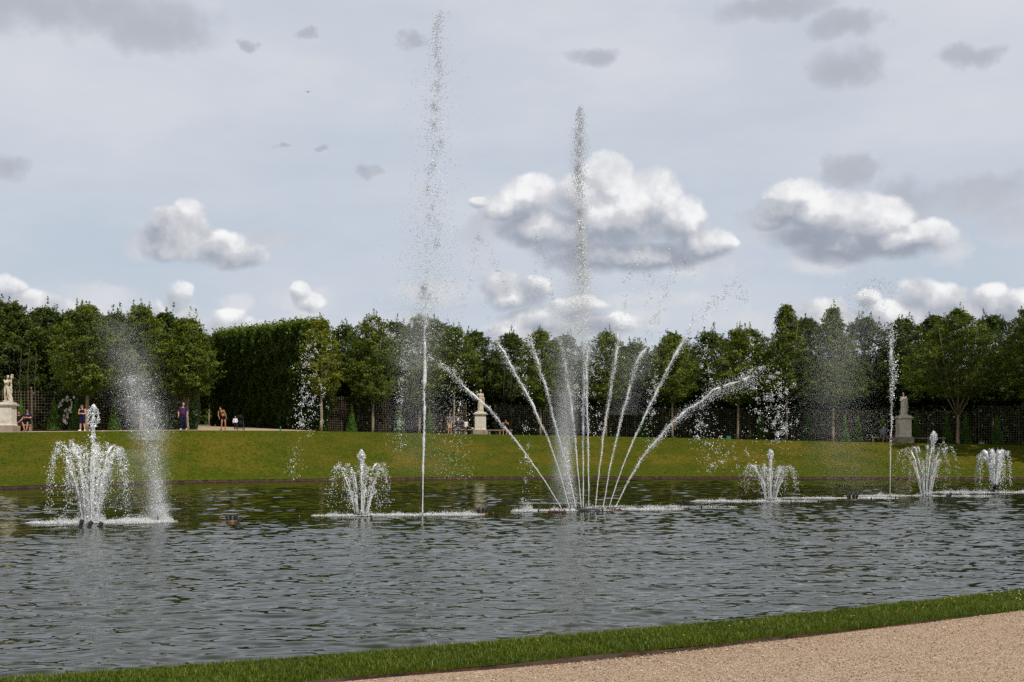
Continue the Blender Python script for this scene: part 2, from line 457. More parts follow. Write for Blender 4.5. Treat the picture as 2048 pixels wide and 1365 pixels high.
# tufts that break up the outline and the smooth slope of the lawn
N = 60000
p = rng.uniform(-60, 2110, N); t = rng.uniform(0.0, 1.0, N) ** 0.9
yw = np.interp(p, KX, K_WAT_Y); ye = np.interp(p, KX, K_EDGE_Y); ez = CAMZ - (np.interp(p, KX, K_EDGE_P) - HOR) * ye / FPX
y = yw + (ye - yw) * t; x = ((p - 1024) * yw + (p - 1024) * (ye - yw) * t) / FPX
z = np.interp(t, [a[0] for a in prof], [a[1] for a in prof]) * ez / zmax
hh = rng.uniform(0.01, 0.045, N); ww = rng.uniform(0.02, 0.05, N); an = rng.uniform(0, math.pi, N)
c = np.stack([x, y, z], 1); d = np.stack([np.cos(an) * ww, np.sin(an) * ww, 0 * an], 1)
up = np.stack([rng.normal(0, .015, N), rng.normal(0, .015, N), hh], 1)
V = np.concatenate([c - d, c + d, c + up], 0); F = np.stack([np.arange(N), np.arange(N) + N, np.arange(N) + 2 * N], 1)
tag(link('bank_grass_tufts', np_mesh('bank_grass_tufts', V, F), M['bank_grass']), 'short rough lawn grass on the far bank', 'grass', kind='stuff')

# earth lip at the waterline
m, nt, b = material('wet_earth', 0.8, 0.3)
gp = geo_pos(nt); a2 = noise(gp, 5.0, 6.0, 0.7)
nt.links.new(mixc(smooth(a2, 0.35, 0.65), (0.018, 0.010, 0.007), (0.075, 0.034, 0.022)), b.inputs['Base Color']); bump(nt, b, a2, 1.0, 0.08)
M['wet_earth'] = m
V = []
ps2 = np.arange(-900, 3001, 6.0); nx = len(ps2)
for (o_, zz) in ((-0.10, -0.5), (-0.10, 0.04), (-0.03, 0.10), (0.05, 0.19), (0.3, 0.22)):
    for p_ in ps2:
        yw = wat_y(p_) + o_; j = 0.035 * math.sin(p_ * 0.31) * math.sin(p_ * 0.077 + 1) + random.uniform(-.02, .02)
        V.append(((p_ - 1024) * yw / FPX, yw + j, zz + (random.uniform(-.02, .02) if zz > 0 else 0)))
F = [(j * nx + i, j * nx + i + 1, (j + 1) * nx + i + 1, (j + 1) * nx + i) for j in range(4) for i in range(nx - 1)]
tag(link('bank_earth_edge', np_mesh('bank_earth_edge', np.array(V), np.array(F), False), M['wet_earth']), kind='structure')

# ---- gravel terrace behind the bank
m, nt, b = material('terrace_gravel', 0.95, 0.1)
gp = geo_pos(nt); a2 = noise(gp, 9.0, 5.0, 0.7); a1 = noise(gp, 0.5, 3.0)
nt.links.new(mixc(smooth(a2, 0.3, 0.7), (0.30, 0.22, 0.15), (0.50, 0.38, 0.27)), b.inputs['Base Color']); bump(nt, b, a2, .6, .02)
M['terrace_gravel'] = m
ps3 = np.arange(-900, 3001, 30.0); nx = len(ps3); V = []
offs = [1.25, 2.0, 4.0, 7.0, 12.0, 25.0, 45.0, 80.0, 160.0, 500.0]
offs = [-0.05, 0.6] + offs
for o_ in offs:
    for p_ in ps3:
        Y = edge_y(p_) + o_; X = (p_ - 1024) * Y / FPX
        V.append((X, Y, terr_z(X, Y) - (0.03 if o_ < 0 else 0)))
isp = int(np.searchsorted(ps3, 630))
F = [(j * nx + i, j * nx + i + 1, (j + 1) * nx + i + 1, (j + 1) * nx + i) for j in range(len(offs) - 1) for i in range(isp)]
tag(link('terrace_path', np_mesh('terrace_path', np.array(V), np.array(F), True), M['terrace_gravel']), kind='structure')
F = [(j * nx + i, j * nx + i + 1, (j + 1) * nx + i + 1, (j + 1) * nx + i) for j in range(len(offs) - 1) for i in range(isp, nx - 1)]
tag(link('terrace_lawn', np_mesh('terrace_lawn', np.array(V), np.array(F), True), M['bank_grass']), kind='structure')

# dark ground sheet over the terrace, its colour painting the shade under the wood
m, nt, b = material('woodland_floor_shade', 0.95, 0.05)
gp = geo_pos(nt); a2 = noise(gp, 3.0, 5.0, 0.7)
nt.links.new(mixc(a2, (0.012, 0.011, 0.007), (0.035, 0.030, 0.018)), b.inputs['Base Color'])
M['floor_shade'] = m
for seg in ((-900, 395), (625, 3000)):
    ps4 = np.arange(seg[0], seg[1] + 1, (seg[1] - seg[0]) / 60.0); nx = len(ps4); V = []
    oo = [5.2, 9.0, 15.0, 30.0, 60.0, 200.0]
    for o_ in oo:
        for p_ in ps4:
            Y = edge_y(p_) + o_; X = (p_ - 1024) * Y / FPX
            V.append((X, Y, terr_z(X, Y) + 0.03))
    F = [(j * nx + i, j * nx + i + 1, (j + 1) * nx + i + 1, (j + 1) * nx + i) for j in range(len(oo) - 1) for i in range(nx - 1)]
    tag(link('woodland_shade_ground', np_mesh('woodland_shade_ground', np.array(V), np.array(F), True), M['floor_shade']), kind='structure')

# ---- near bank: gravel path, steel edging, grass strip
A0 = Vector((-3.51, 8.22)); A1 = Vector((5.77, 13.50))           # water-side top edge of the strip
dirv = (A1 - A0).normalized(); nrm = Vector((dirv.y, -dirv.x))      # towards the camera
WID = 1.00
def bow(s_):
    u = np.clip(s_ / 10.7, -0.3, 1.5); return 0.29 * 4 * u * (1 - u)
def path_z(s_): return 0.398 + 0.026 * np.clip((s_ - 4.0) / 5.0, 0, 1)
def near(s_, w_):    # s_ metres along, w_ metres towards the camera from the water edge
    q = A0 + dirv * s_ + nrm * (w_ + bow(s_)); return q
ZG, ZP = 0.45, 0.36
m, nt, b = material('strip_turf', 0.95, 0.05)
gp = geo_pos(nt); a2 = noise(gp, 6.0, 5.0, 0.7)
nt.links.new(mixc(smooth(a2, 0.3, 0.7), (0.022, 0.036, 0.005), (0.055, 0.080, 0.010)), b.inputs['Base Color'])
M['turf'] = m
rows = [(-0.55, -0.6), (-0.22, 0.05), (-0.05, 0.33), (0.0, 0.40), (0.10, 0.435), (0.5, 0.45), (0.9, 0.445), (WID - 0.035, 0.43)]
ss = np.arange(-30, 60, 0.5); V = []; nx = len(ss)
for (w_, z_) in rows:
    for s_ in ss: q = near(s_, w_); V.append((q.x, q.y, z_))
F = [(j * nx + i, (j + 1) * nx + i, (j + 1) * nx + i + 1, j * nx + i + 1) for j in range(len(rows) - 1) for i in range(nx - 1)]
tag(link('grass_strip', np_mesh('grass_strip', np.array(V), np.array(F), True), M['turf']), kind='structure')

N = 150000
sN = rng.uniform(-3.0, 19.0, N); wN = rng.uniform(-0.06, WID - 0.01, N)
kk = rng.uniform(0, 1, N)
clump = 0.5 + 0.5 * np.sin(sN * 3.1 + 2 * np.sin(wN * 5)) * np.sin(sN * 1.7 + wN * 6)
hh = 0.018 + 0.034 * kk ** 1.5 * (0.6 + 0.7 * clump); ww = rng.uniform(0.0016, 0.0034, N)
hh *= np.where(wN > WID - 0.12, 1.25, 1.0)
zb = np.interp(wN, [r[0] for r in rows], [r[1] for r in rows])
an = rng.uniform(0, 2 * math.pi, N); le = rng.uniform(0.2, 1.1, N) * hh
over = np.clip((wN - (WID - 0.10)) / 0.10, 0, 1) * 0.6
c = np.stack([A0.x + dirv.x * sN + nrm.x * (wN + bow(sN)), A0.y + dirv.y * sN + nrm.y * (wN + bow(sN)), zb - 0.002], 1)
d = np.stack([np.cos(an) * ww, np.sin(an) * ww, 0 * an], 1)
an2 = an + rng.normal(1.57, .5, N)
lx = np.cos(an2) * le + nrm.x * over * hh; ly = np.sin(an2) * le + nrm.y * over * hh
mid = c + np.stack([lx * .35, ly * .35, hh * .62], 1); tip = c + np.stack([lx, ly, hh], 1)
V = np.concatenate([c - d, c + d, mid + d * .8, mid - d * .8, tip], 0)
i = np.arange(N); F = np.concatenate([np.stack([i, i + N, i + 2 * N], 1), np.stack([i, i + 2 * N, i + 3 * N], 1), np.stack([i + 3 * N, i + 2 * N, i + 4 * N], 1)], 0)
tn = np.clip(0.45 * rng.uniform(0, 1, N) + 0.30 * clump + 0.25 * (1 - kk) * 0.5 + np.where(rng.uniform(0, 1, N) < .05, .5, 0), 0, 1)
M['blade'] = leaf_mat('grass_blade', (0.032, 0.056, 0.003), (0.105, 0.140, 0.008), (0.26, 0.24, 0.030), 0.35)
tag(link('grass', np_mesh('grass', V, F, False, np.tile(tn, 5)), M['blade']), 'short green grass along the near edge of the basin', 'grass', kind='stuff')

# a few daisies and buttercups in the strip
for colr, cnt, nm in (((0.75, 0.75, 0.7), 26, 'daisies'), ((0.65, 0.42, 0.02), 40, 'buttercups')):
    mb = MB()
    for k in range(cnt):
        s_ = random.uniform(3, 15) if nm == 'buttercups' else random.uniform(9.5, 12.5); w_ = random.uniform(0.05, 0.75); q = near(s_, w_)
        mb.lathe([(0.001, 0.0), (0.007, 0.003), (0.008, 0.006), (0.003, 0.008)], (q.x, q.y, ZG + random.uniform(0.02, 0.045)), 6)
    tag(mb.build('meadow_flowers', plain(nm + '_petal', colr, .7, .2, .05)), 'tiny ' + nm + ' among the near grass', 'flowers', kind='stuff')

# rusty edging
m, nt, b = material('rusty_edging', 0.75, 0.25)
gp = geo_pos(nt); a2 = noise(vmath('MULTIPLY', gp, (1.0, 1.0, 2.5)), 7.0, 7.0, 0.7); a1 = noise(gp, 0.9, 3.0)
col = mixc(smooth(a2, 0.35, 0.65), (0.020, 0.011, 0.008), (0.080, 0.036, 0.022)); col = mixc(smooth(a1, .45, .6), col, mixc(.5, col, (0.09, 0.07, 0.055)))
nt.links.new(col, b.inputs['Base Color']); bump(nt, b, a2, .8, .01)
M['edging'] = m
V = []; F = []; ss = np.arange(-30, 60, 0.25)
for s_ in ss:
    j = 0.008 * math.sin(s_ * 1.9) + 0.006 * math.sin(s_ * 4.3)
    for (w_, z_) in ((WID - 0.034, 0.30), (WID - 0.034, 0.430), (WID - 0.012, 0.434), (WID - 0.004, 0.30)):
        q = near(s_, w_ + j); V.append((q.x, q.y, z_ + (0.006 * math.sin(s_ * 3.3 + 1) if z_ > .4 else 0)))
for i_ in range(len(ss) - 1):
    for k in range(3): F.append((i_ * 4 + k, i_ * 4 + k + 1, (i_ + 1) * 4 + k + 1, (i_ + 1) * 4 + k))
tag(link('rusty_edging', np_mesh('rusty_edging', np.array(V), np.array(F)), M['edging']), 'rusty steel edging strip between the grass and the gravel path', 'edging')

# gravel
m, nt, b = material('gravel', 0.9, 0.15)
gp = geo_pos(nt)
def voro(sc, feat='F1'):
    n = nt.nodes.new('ShaderNodeTexVoronoi'); n.inputs['Scale'].default_value = sc; n.feature = feat; nt.links.new(gp, n.inputs['Vector']); return n
v1 = voro(95.0); v2 = voro(42.0)
r1 = nt.nodes.new('ShaderNodeSeparateColor'); nt.links.new(v1.outputs['Color'], r1.inputs[0])
f1 = S(r1.outputs[0]); f2 = S(r1.outputs[1]); big = noise(gp, 1.3, 4.0, .6); bg2 = noise(vmath('MULTIPLY', gp, (0.6, 2.4, 1)), 6.0, 4.0, .6)
col = mixc(smooth(f1, 0.0, 1.0), (0.28, 0.190, 0.132), (0.59, 0.445, 0.335))
col = mixc(smooth(f2, 0.90, 0.96), col, (0.66, 0.54, 0.40)); col = mixc(smooth(f2, 0.14, 0.08), col, (0.12, 0.085, 0.06))
col = mixc(smooth(big, 0.35, 0.7), col, mixc(0.5, col, (0.42, 0.29, 0.19)))
col = mixc(smooth(bg2, 0.58, 0.75) * 0.5, col, (0.22, 0.155, 0.11))
nt.links.new(col, b.inputs['Base Color'])
hgt = S.m('MULTIPLY', S(v1.outputs['Distance']), -1.0) + S(v2.outputs['Distance']) * -0.6 + big * 0.5
bump(nt, b, hgt, 0.9, 0.012)
M['gravel'] = m
V = []; ws = [WID - 0.02, 1.3, 1.8, 2.6, 4.0, 6.0, 12.0, 60.0]; ss = np.arange(-60, 100, 0.5); nx = len(ss)
for w_ in ws:
    for s_ in ss: q = near(s_, w_); V.append((q.x, q.y, float(path_z(s_)) + 0.006 * math.sin(s_ * 1.1) * math.sin(w_ * 2.0) + (0.012 * max(0, math.sin(s_ * 0.7)) if w_ < 1.1 else 0)))
F = [(j * nx + i, (j + 1) * nx + i, (j + 1) * nx + i + 1, j * nx + i + 1) for j in range(len(ws) - 1) for i in range(nx - 1)]
tag(link('gravel_path', np_mesh('gravel_path', np.array(V), np.array(F), True), M['gravel']), kind='structure')
# loose stones
N = 42000
sN = rng.uniform(0.5, 14.0, N); wN = WID + 0.0 + rng.uniform(0, 1, N) ** 1.3 * 3.6
r = rng.uniform(0.0025, 0.0065, N) * (1 + 0.6 * (rng.uniform(0, 1, N) < .06))
c = np.stack([A0.x + dirv.x * sN + nrm.x * (wN + bow(sN)), A0.y + dirv.y * sN + nrm.y * (wN + bow(sN)), path_z(sN) + r * .35 + 0.004], 1)
oc = np.array([(1, 0, 0), (-1, 0, 0), (0, 1, 0), (0, -1, 0), (0, 0, 1), (0, 0, -1)], float); of = np.array([(0, 2, 4), (2, 1, 4), (1, 3, 4), (3, 0, 4), (2, 0, 5), (1, 2, 5), (3, 1, 5), (0, 3, 5)])
vv = c[:, None, :] + oc[None] * r[:, None, None] * rng.uniform(.6, 1.5, (N, 6, 1)) * np.array([1, 1, .7])
F = (of[None] + (np.arange(N) * 6)[:, None, None]).reshape(-1, 3)
M['pebble'] = leaf_mat('loose_pebble', (0.16, 0.11, 0.075), (0.44, 0.31, 0.20), (0.66, 0.54, 0.40), 0.0)
tag(link('loose_gravel', np_mesh('loose_gravel', vv.reshape(-1, 3), F, False, np.repeat(rng.uniform(0, 1, N), 6)), M['pebble']), 'loose pale stones scattered over the gravel path', 'gravel', kind='stuff')

# ------------------------------------------------------------------ water surface
m, nt, b = material('pool_water', 0.02, 0.5)
b.inputs['IOR'].default_value = 1.333
gp = geo_pos(nt)
nt.links.new(mixc(noise(gp, 0.05, 2.0), (0.010, 0.015, 0.004), (0.015, 0.020, 0.006)), b.inputs['Base Color'])
s1 = noise(vmath('MULTIPLY', gp, (0.40, 1.0, 1.0)), 5.0, 2.0, 0.5)
bump(nt, b, s1, 0.5, 0.006)
M['water'] = m
ny, nx = 1400, 820
rt = math.log(112 / 6.6) / (ny - 1)
Yr = 6.6 * np.exp(rt * np.arange(ny)); T = np.linspace(-0.70, 0.70, nx)
X, Y = (T[None, :] * (Yr[:, None] + 5.0)).astype(np.float32), np.repeat(Yr[:, None], nx, 1).astype(np.float32)
H = np.zeros_like(X); r2 = np.random.default_rng(3)
W1 = 1.3 * np.sin(0.9 * X + 0.8 * np.sin(0.5 * Y)) ; W2 = 1.3 * np.sin(0.7 * Y + 1.1 * np.sin(0.6 * X + 2)); W3 = np.sin(2.1 * X + 1.7 * Y + W1)
for k in range(100):
    lam = 0.16 * (1.9 / 0.16) ** (r2.uniform(0, 1) ** 1.1); th = math.radians(90 + 8 + r2.normal(0, 24 + 10 * (lam < .3))); kx, ky = 2 * math.pi / lam * math.cos(th), 2 * math.pi / lam * math.sin(th)
    slope = 0.0132 * (lam / 0.5) ** (-0.75 if lam < .5 else -.15)
    c1, c2, c3 = r2.uniform(-1, 1, 3) * 1.2
    ph = kx * X + ky * Y + np.float32(r2.uniform(0, 6.28)) + c1 * W1 + c2 * W2 + c3 * W3
    sw = np.sin(ph); H += (slope * lam / 6.283) * np.clip((lam / (rt * Y) - 2.6) / 2.4, 0, 1) * (sw + 0.22 * np.cos(2 * ph))
gust = 0.88 + 0.22 * np.sin(0.21 * X + 0.9 * np.sin(0.13 * Y)) * np.sin(0.17 * Y + 1.3 + 0.7 * np.sin(0.19 * X)) + 0.20 * np.clip((X / Y) / 0.4, -0.3, 1)
H *= gust
H *= 1 - 0.45 * np.exp(-((Y - (40 + 0.76 * X)) / 5.0) ** 2)      # beaten flat where the fountains rain down
V = np.stack([X.ravel(), Y.ravel(), H.ravel()], 1)
j, i = np.meshgrid(np.arange(ny - 1), np.arange(nx - 1), indexing='ij')
a = (j * nx + i).ravel(); F = np.stack([a, a + 1, a + nx + 1, a + nx], 1)
tag(link('water', np_mesh('water', V, F, True), M['water']), kind='structure')

# ------------------------------------------------------------------ vegetation
LV = np.array([(-.5, 0, 0), (0, -.32, .06), (.55, 0, .0), (0, .32, .06)])   # a bent leaf
def leaves(C, size, nrm_bias=None, flat=0.0):
    """leaf quads centred on C (n,3); returns V,F"""
    n = len(C)
    a = rng.normal(0, 1, (n, 3)); a[:, 2] *= (1 - flat)
    if nrm_bias is not None: a += nrm_bias
    u = a / np.linalg.norm(a, axis=1, keepdims=True)
    w = rng.normal(0, 1, (n, 3)); w -= u * np.sum(u * w, 1, keepdims=True); w /= np.linalg.norm(w, axis=1, keepdims=True)
    t = np.cross(u, w)
    s_ = (size * rng.uniform(.6, 1.35, n))[:, None, None]
    V = C[:, None, :] + s_ * (LV[None, :, 0:1] * w[:, None, :] + LV[None, :, 1:2] * t[:, None, :] + LV[None, :, 2:3] * u[:, None, :])
    F = (np.arange(n) * 4)[:, None] + np.arange(4)[None]
    return V.reshape(-1, 3), F

def crown_mesh(name, R, z0, z1, ncl, per, size, shape='oval', lob=0.3, sprig=14, seed=0, droop=0.0, shell=0.45, lean=(0, 0)):
    """clusters of leaves through the crown; shape controls the radius against height"""
    global rng
    keep = rng; rng = np.random.default_rng(seed)
    H = z1 - z0
    ph = rng.uniform(0, 6.28, 6)
    def rad(t, a):
        if shape == 'oval': p = np.sin(np.pi * np.clip(t, 0, 1) ** 0.75) ** 0.62
        elif shape == 'cone': p = np.clip((1 - t) ** 0.7, 0, 1) * np.clip(t / 0.16, 0, 1) ** .5 * 1.08
        elif shape == 'vase': p = np.clip(0.34 + 1.1 * t, 0, 1) * np.clip((1 - t) / 0.34, 0, 1) ** 0.55
        elif shape == 'broad': p = np.clip(t / 0.18, 0, 1) ** .6 * np.clip((1 - t) / 0.5, 0, 1) ** 0.6
        else: p = np.clip((1 - t) / 0.22, 0, 1) ** .6 * np.clip(t / 0.05, 0, 1)
        m_ = 1 + lob * (np.sin(2 * a + ph[0] + 4 * t) * .4 + np.sin(3 * a + ph[1] - 7 * t) * .35 + np.sin(5 * a + ph[2] + 11 * t) * .3 + np.sin(13 * t + ph[3] + a) * .3)
        return R * p * m_
    t = rng.uniform(0.0, 1.0, ncl); a = rng.uniform(0, 6.283, ncl)
    q = rng.uniform(0, 1, ncl) ** shell
    r = rad(t, a) * q
    cc = np.stack([r * np.cos(a), r * np.sin(a), z0 + t * H - droop * q ** 2 * R], 1)
    br = rng.uniform(0, 1, ncl)                          # each spray's own tone: young ones paler, spread widened to paint light and shade
    # sprays point outward and upward, leaves strung along them
    n = ncl * per
    L = rng.uniform(.22, .60, ncl) * min(1.0, R / 1.6) ; dirs = np.stack([np.cos(a) * .9, np.sin(a) * .9, rng.uniform(-.15, .7, ncl)], 1); dirs += rng.normal(0, .25, (ncl, 3))
    dirs /= np.linalg.norm(dirs, axis=1, keepdims=True)
    s_ = rng.uniform(-.6, 1, (ncl, per))
    wd = 0.20 * (1.1 - np.abs(s_)) * min(1.0, R / 1.6)
    P_ = cc[:, None, :] + dirs[:, None, :] * (s_ * L[:, None])[:, :, None] + rng.normal(0, 1, (ncl, per, 3)) * wd[:, :, None] * np.array([1, 1, .55])
    C = P_.reshape(-1, 3)
    tint = (0.62 * np.repeat(br, per) + 0.20 * rng.uniform(0, 1, n) + 0.18 * np.clip(s_.ravel(), 0, 1))
    # pointed leading shoots on top
    if sprig:
        ts = rng.uniform(.52, .97, sprig); as_ = rng.uniform(0, 6.283, sprig); rs = rad(ts, as_) * rng.uniform(.1, .95, sprig)
        bs = np.stack([rs * np.cos(as_), rs * np.sin(as_), z0 + ts * H], 1); hs = rng.uniform(.45, 1.35, sprig) * min(1, R / 1.5)
        m_ = 46; q2 = rng.uniform(0, 1, (sprig, m_)); ln = rng.normal(0, .12, (sprig, 1, 2))
        p2 = bs[:, None, :] + np.concatenate([ln * q2[:, :, None], (q2 * hs[:, None])[:, :, None]], 2) + rng.normal(0, 1, (sprig, m_, 3)) * (0.15 * (1.08 - q2))[:, :, None]
        C = np.concatenate([C, p2.reshape(-1, 3)], 0); tint = np.concatenate([tint, (0.35 + .35 * q2 + .25 * rng.uniform(0, 1, q2.shape)).ravel()])
    tt = (C[:, 2] - z0) / H
    C[:, 0] += lean[0] * tt; C[:, 1] += lean[1] * tt
    nb = np.repeat(dirs * 1.15 + np.array([0, 0, .55]) + rng.normal(0, .35, (ncl, 3)), per, 0)
    if len(C) > len(nb): nb = np.concatenate([nb, np.tile(np.array([[0, 0, .3]]), (len(C) - len(nb), 1))], 0)
    V, F = leaves(C, size, nb)
    rng = keep
    return np_mesh(name, V, F, False, np.repeat(np.clip(tint, 0, 1), 4))

def trunk_mesh(h, r, crown_top, crown_r, seed, forks=5, fork_z=None):
    rd = random.Random(seed); mb = MB(); fz = fork_z or h
    pts = [(0, 0, -0.1)]; x = y = 0.0
    for k in range(1, 7):
        x += rd.uniform(-.03, .03); y += rd.uniform(-.03, .03); pts.append((x, y, fz * k / 6))
    top = Vector(pts[-1])
    mb.tube(pts, [r * 1.35] + [r * (1.08 - .05 * k) for k in range(6)], 10)
    for k in range(forks):
        a = 6.283 * k / forks + rd.uniform(-.4, .4); L = (crown_top - fz) * rd.uniform(.5, .85); sp = crown_r * rd.uniform(.35, .75)
        st = top + Vector((0, 0, -rd.uniform(0, .3)))
        P_ = [st, st + Vector((math.cos(a) * sp * .4, math.sin(a) * sp * .4, L * .25)), st + Vector((math.cos(a) * sp * .7, math.sin(a) * sp * .7, L * .55)), st + Vector((math.cos(a) * sp, math.sin(a) * sp, L))]
        mb.tube(P_, [r * .55, r * .42, r * .28, r * .08], 6)
        for j in range(3):
            b0 = P_[1].lerp(P_[2], rd.random()); aa = a + rd.uniform(-1.2, 1.2); l2 = crown_r * rd.uniform(.3, .6)
            mb.tube([b0, b0 + Vector((math.cos(aa) * l2 * .5, math.sin(aa) * l2 * .5, l2 * .35)), b0 + Vector((math.cos(aa) * l2, math.sin(aa) * l2, l2 * .8))], [r * .2, r * .13, r * .04], 5)
    mb.tube([top, top + Vector((.05, 0, (crown_top - fz) * .45)), top + Vector((0, .05, (crown_top - fz) * .85))], [r * .7, r * .4, r * .08], 6)
    return mb.mesh('trunk', True)

def tree(name, label, cat, group, px, back, top_py, w_px, bot_py, shape, leaf, seed, ncl=240, per=34, size=0.115, tr=0.085, lob=.3, sprig=14, droop=0.0, forks=5, fork_py=None, lean=0.0, bark='bark', shell=.45):
    base = stand(px, back); Y = base.y
    top = height_at(top_py, Y) - base.z; bot = height_at(bot_py, Y) - base.z; R = w_px * Y / FPX / 2
    root = empty(name, base); tag(root, label, cat, group)
    fz = (height_at(fork_py, Y) - base.z) if fork_py else bot + 0.15 * (top - bot)
    link('trunk', trunk_mesh(bot, tr, top, R, seed, forks, fz), M[bark], root)
    cm = crown_mesh('crown', R, bot, top - .35 * min(1, R / 1.5), int(ncl * 1.7), int(per * 1.5), size, shape, lob, sprig, seed, droop, shell, (lean, 0))
    link('crown', cm, M[leaf], root)
    return root

GT = 'standard trees planted in a row along the terrace edge'
FT = [  # label, px, back, top, width, crown bottom, shape, leaf, options
 ('broad green tree just right of the nude statue, beside the white roses', 174, 2.6, 604, 128, 788, 'oval', 'leaf_front', dict(ncl=330, tr=.115, lob=.28)),
 ('green tree standing right behind the wind-blown column of spray on the left', 282, 3.0, 606, 100, 792, 'oval', 'leaf_front', dict(ncl=290, tr=.10)),
 ('tree with bright leaves beside the man in the purple shirt', 376, 2.2, 632, 108, 792, 'oval', 'leaf_front', dict(ncl=330, tr=.085, fork_py=810, lob=.32)),
 ('slender tree with yellow-green leaves at the corner of the tall clipped hedge', 642, 2.4, 636, 80, 790, 'oval', 'leaf_yellow', dict(ncl=200, tr=.105, per=30)),
 ('bushy round-topped tree with thin trunk beside the slender yellow-green tree', 745, 3.0, 628, 112, 806, 'oval', 'leaf_front', dict(ncl=330, tr=.10, sprig=26)),
 ('tree directly behind the tallest water jet', 838, 3.4, 628, 106, 812, 'oval', 'leaf_front', dict(ncl=300, tr=.10)),
 ('tree just left of the draped female statue', 908, 3.8, 650, 96, 770, 'oval', 'leaf_front', dict(ncl=230, tr=.09, lob=.4)),
 ('tree seen behind the left jets of the fan-shaped fountain', 1081, 3.6, 656, 96, 812, 'oval', 'leaf_front', dict(ncl=290, tr=.09)),
 ('tree seen behind the right jets of the fan-shaped fountain', 1212, 3.2, 660, 96, 806, 'oval', 'leaf_front', dict(ncl=290, tr=.09)),
 ('tree behind the second jet from the right of the fan-shaped fountain', 1345, 3.0, 668, 104, 802, 'oval', 'leaf_front', dict(ncl=290, tr=.085)),
 ('tree under the tip of the low jet that arches to the right', 1475, 2.8, 652, 112, 806, 'oval', 'leaf_front', dict(ncl=310, tr=.085)),
 ('pointed dark green tree behind the falling drops of the arching jet', 1573, 2.8, 606, 112, 790, 'cone', 'leaf_front', dict(ncl=360, tr=.085, sprig=18)),
 ('pointed tree veiled by the pale drifting mist', 1666, 2.8, 612, 128, 812, 'cone', 'leaf_front', dict(ncl=380, tr=.105, sprig=20)),
 ('wide tree with a forked trunk to the right of the robed statue', 1916, 3.4, 612, 178, 792, 'broad', 'leaf_front', dict(ncl=480, tr=.115, fork_py=828, forks=7, droop=.12)),
 ('tall tree cut by the right edge of the picture', 2080, 2.4, 596, 150, 800, 'oval', 'leaf_front', dict(ncl=400, tr=.10, droop=.1)),
]
for i, (lab, px, back, tp, w, bt, sh, lf, kw) in enumerate(FT):
    tree('terrace_tree', lab, 'tree', GT, px, back, tp, w, bt, sh, lf, 100 + i, **kw)

GB = 'woodland trees crowding behind the trellis'
BT = [  # px, back, top py, width
 (-70, 13, 596, 190, 'first woodland tree, half cut off by the left edge of the picture'),
 (20, 12, 600, 170, 'rounded woodland tree rising behind the nude statue'),
 (88, 14, 612, 150, 'woodland tree between the nude statue and the rose arch'),
 (148, 11, 618, 140, 'woodland tree behind the white climbing rose'),
 (232, 12, 622, 140, 'woodland tree between the two leftmost terrace trees'),
 (330, 11, 622, 110, 'woodland tree just left of the open avenue'),
 (690, 10, 646, 120, 'woodland tree filling the gap beside the slender yellow-green tree'),
 (790, 11, 640, 130, 'woodland tree just left of the tallest jet'),
 (868, 12, 634, 130, 'woodland tree just right of the tallest jet'),
 (950, 11, 660, 120, 'dark woodland tree above the draped female statue'),
 (1022, 12, 664, 116, 'woodland tree behind the two leftmost jets of the fan'),
 (1130, 12, 668, 120, 'woodland tree behind the misty centre of the fan'),
 (1270, 12, 682, 120, 'low woodland tree in the dip of the skyline right of the fan centre'),
 (1345, 13, 664, 110, 'woodland tree above the second jet from the right'),
 (1420, 12, 660, 120, 'woodland tree with yellowish top right of the fan jets'),
 (1500, 11, 656, 130, 'woodland tree left of the pointed dark tree'),
 (1612, 12, 632, 130, 'woodland tree between the two pointed trees'),
 (1730, 12, 632, 140, 'woodland tree left of the thin straight jet on the right'),
 (1805, 12, 634, 140, 'dark woodland tree above the robed statue'),
 (1868, 14, 628, 140, 'woodland tree left of the wide forked tree'),
 (1985, 12, 628, 150, 'woodland tree right of the wide forked tree'),
 (2080, 13, 602, 150, 'last woodland tree at the right edge of the picture'),
]
for i, (px, back, tp, w, lab) in enumerate(BT):
    dark = px > 1700 or px < 100
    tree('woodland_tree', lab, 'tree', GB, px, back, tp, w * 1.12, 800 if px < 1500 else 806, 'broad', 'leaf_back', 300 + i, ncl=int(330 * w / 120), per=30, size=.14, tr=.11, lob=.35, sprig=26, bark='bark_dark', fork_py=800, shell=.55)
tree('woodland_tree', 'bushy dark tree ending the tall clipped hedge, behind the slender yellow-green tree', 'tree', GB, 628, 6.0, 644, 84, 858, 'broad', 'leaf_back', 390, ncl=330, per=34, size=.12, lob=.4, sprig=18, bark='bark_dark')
# the same wood continues outside the frame
for i, px in enumerate((-190, -330, 2200, 2330, 2480)):
    tree('woodland_tree', ('woodland tree just beyond the left edge of the picture', 'woodland tree well beyond the left edge of the picture', 'woodland tree just beyond the right edge of the picture', 'woodland tree farther beyond the right edge of the picture', 'woodland tree farthest beyond the right edge of the picture')[i], 'tree', GB, px, 10, 605, 210, 800, 'broad', 'leaf_back', 350 + i, ncl=420, per=26, size=.17, tr=.12, bark='bark_dark')

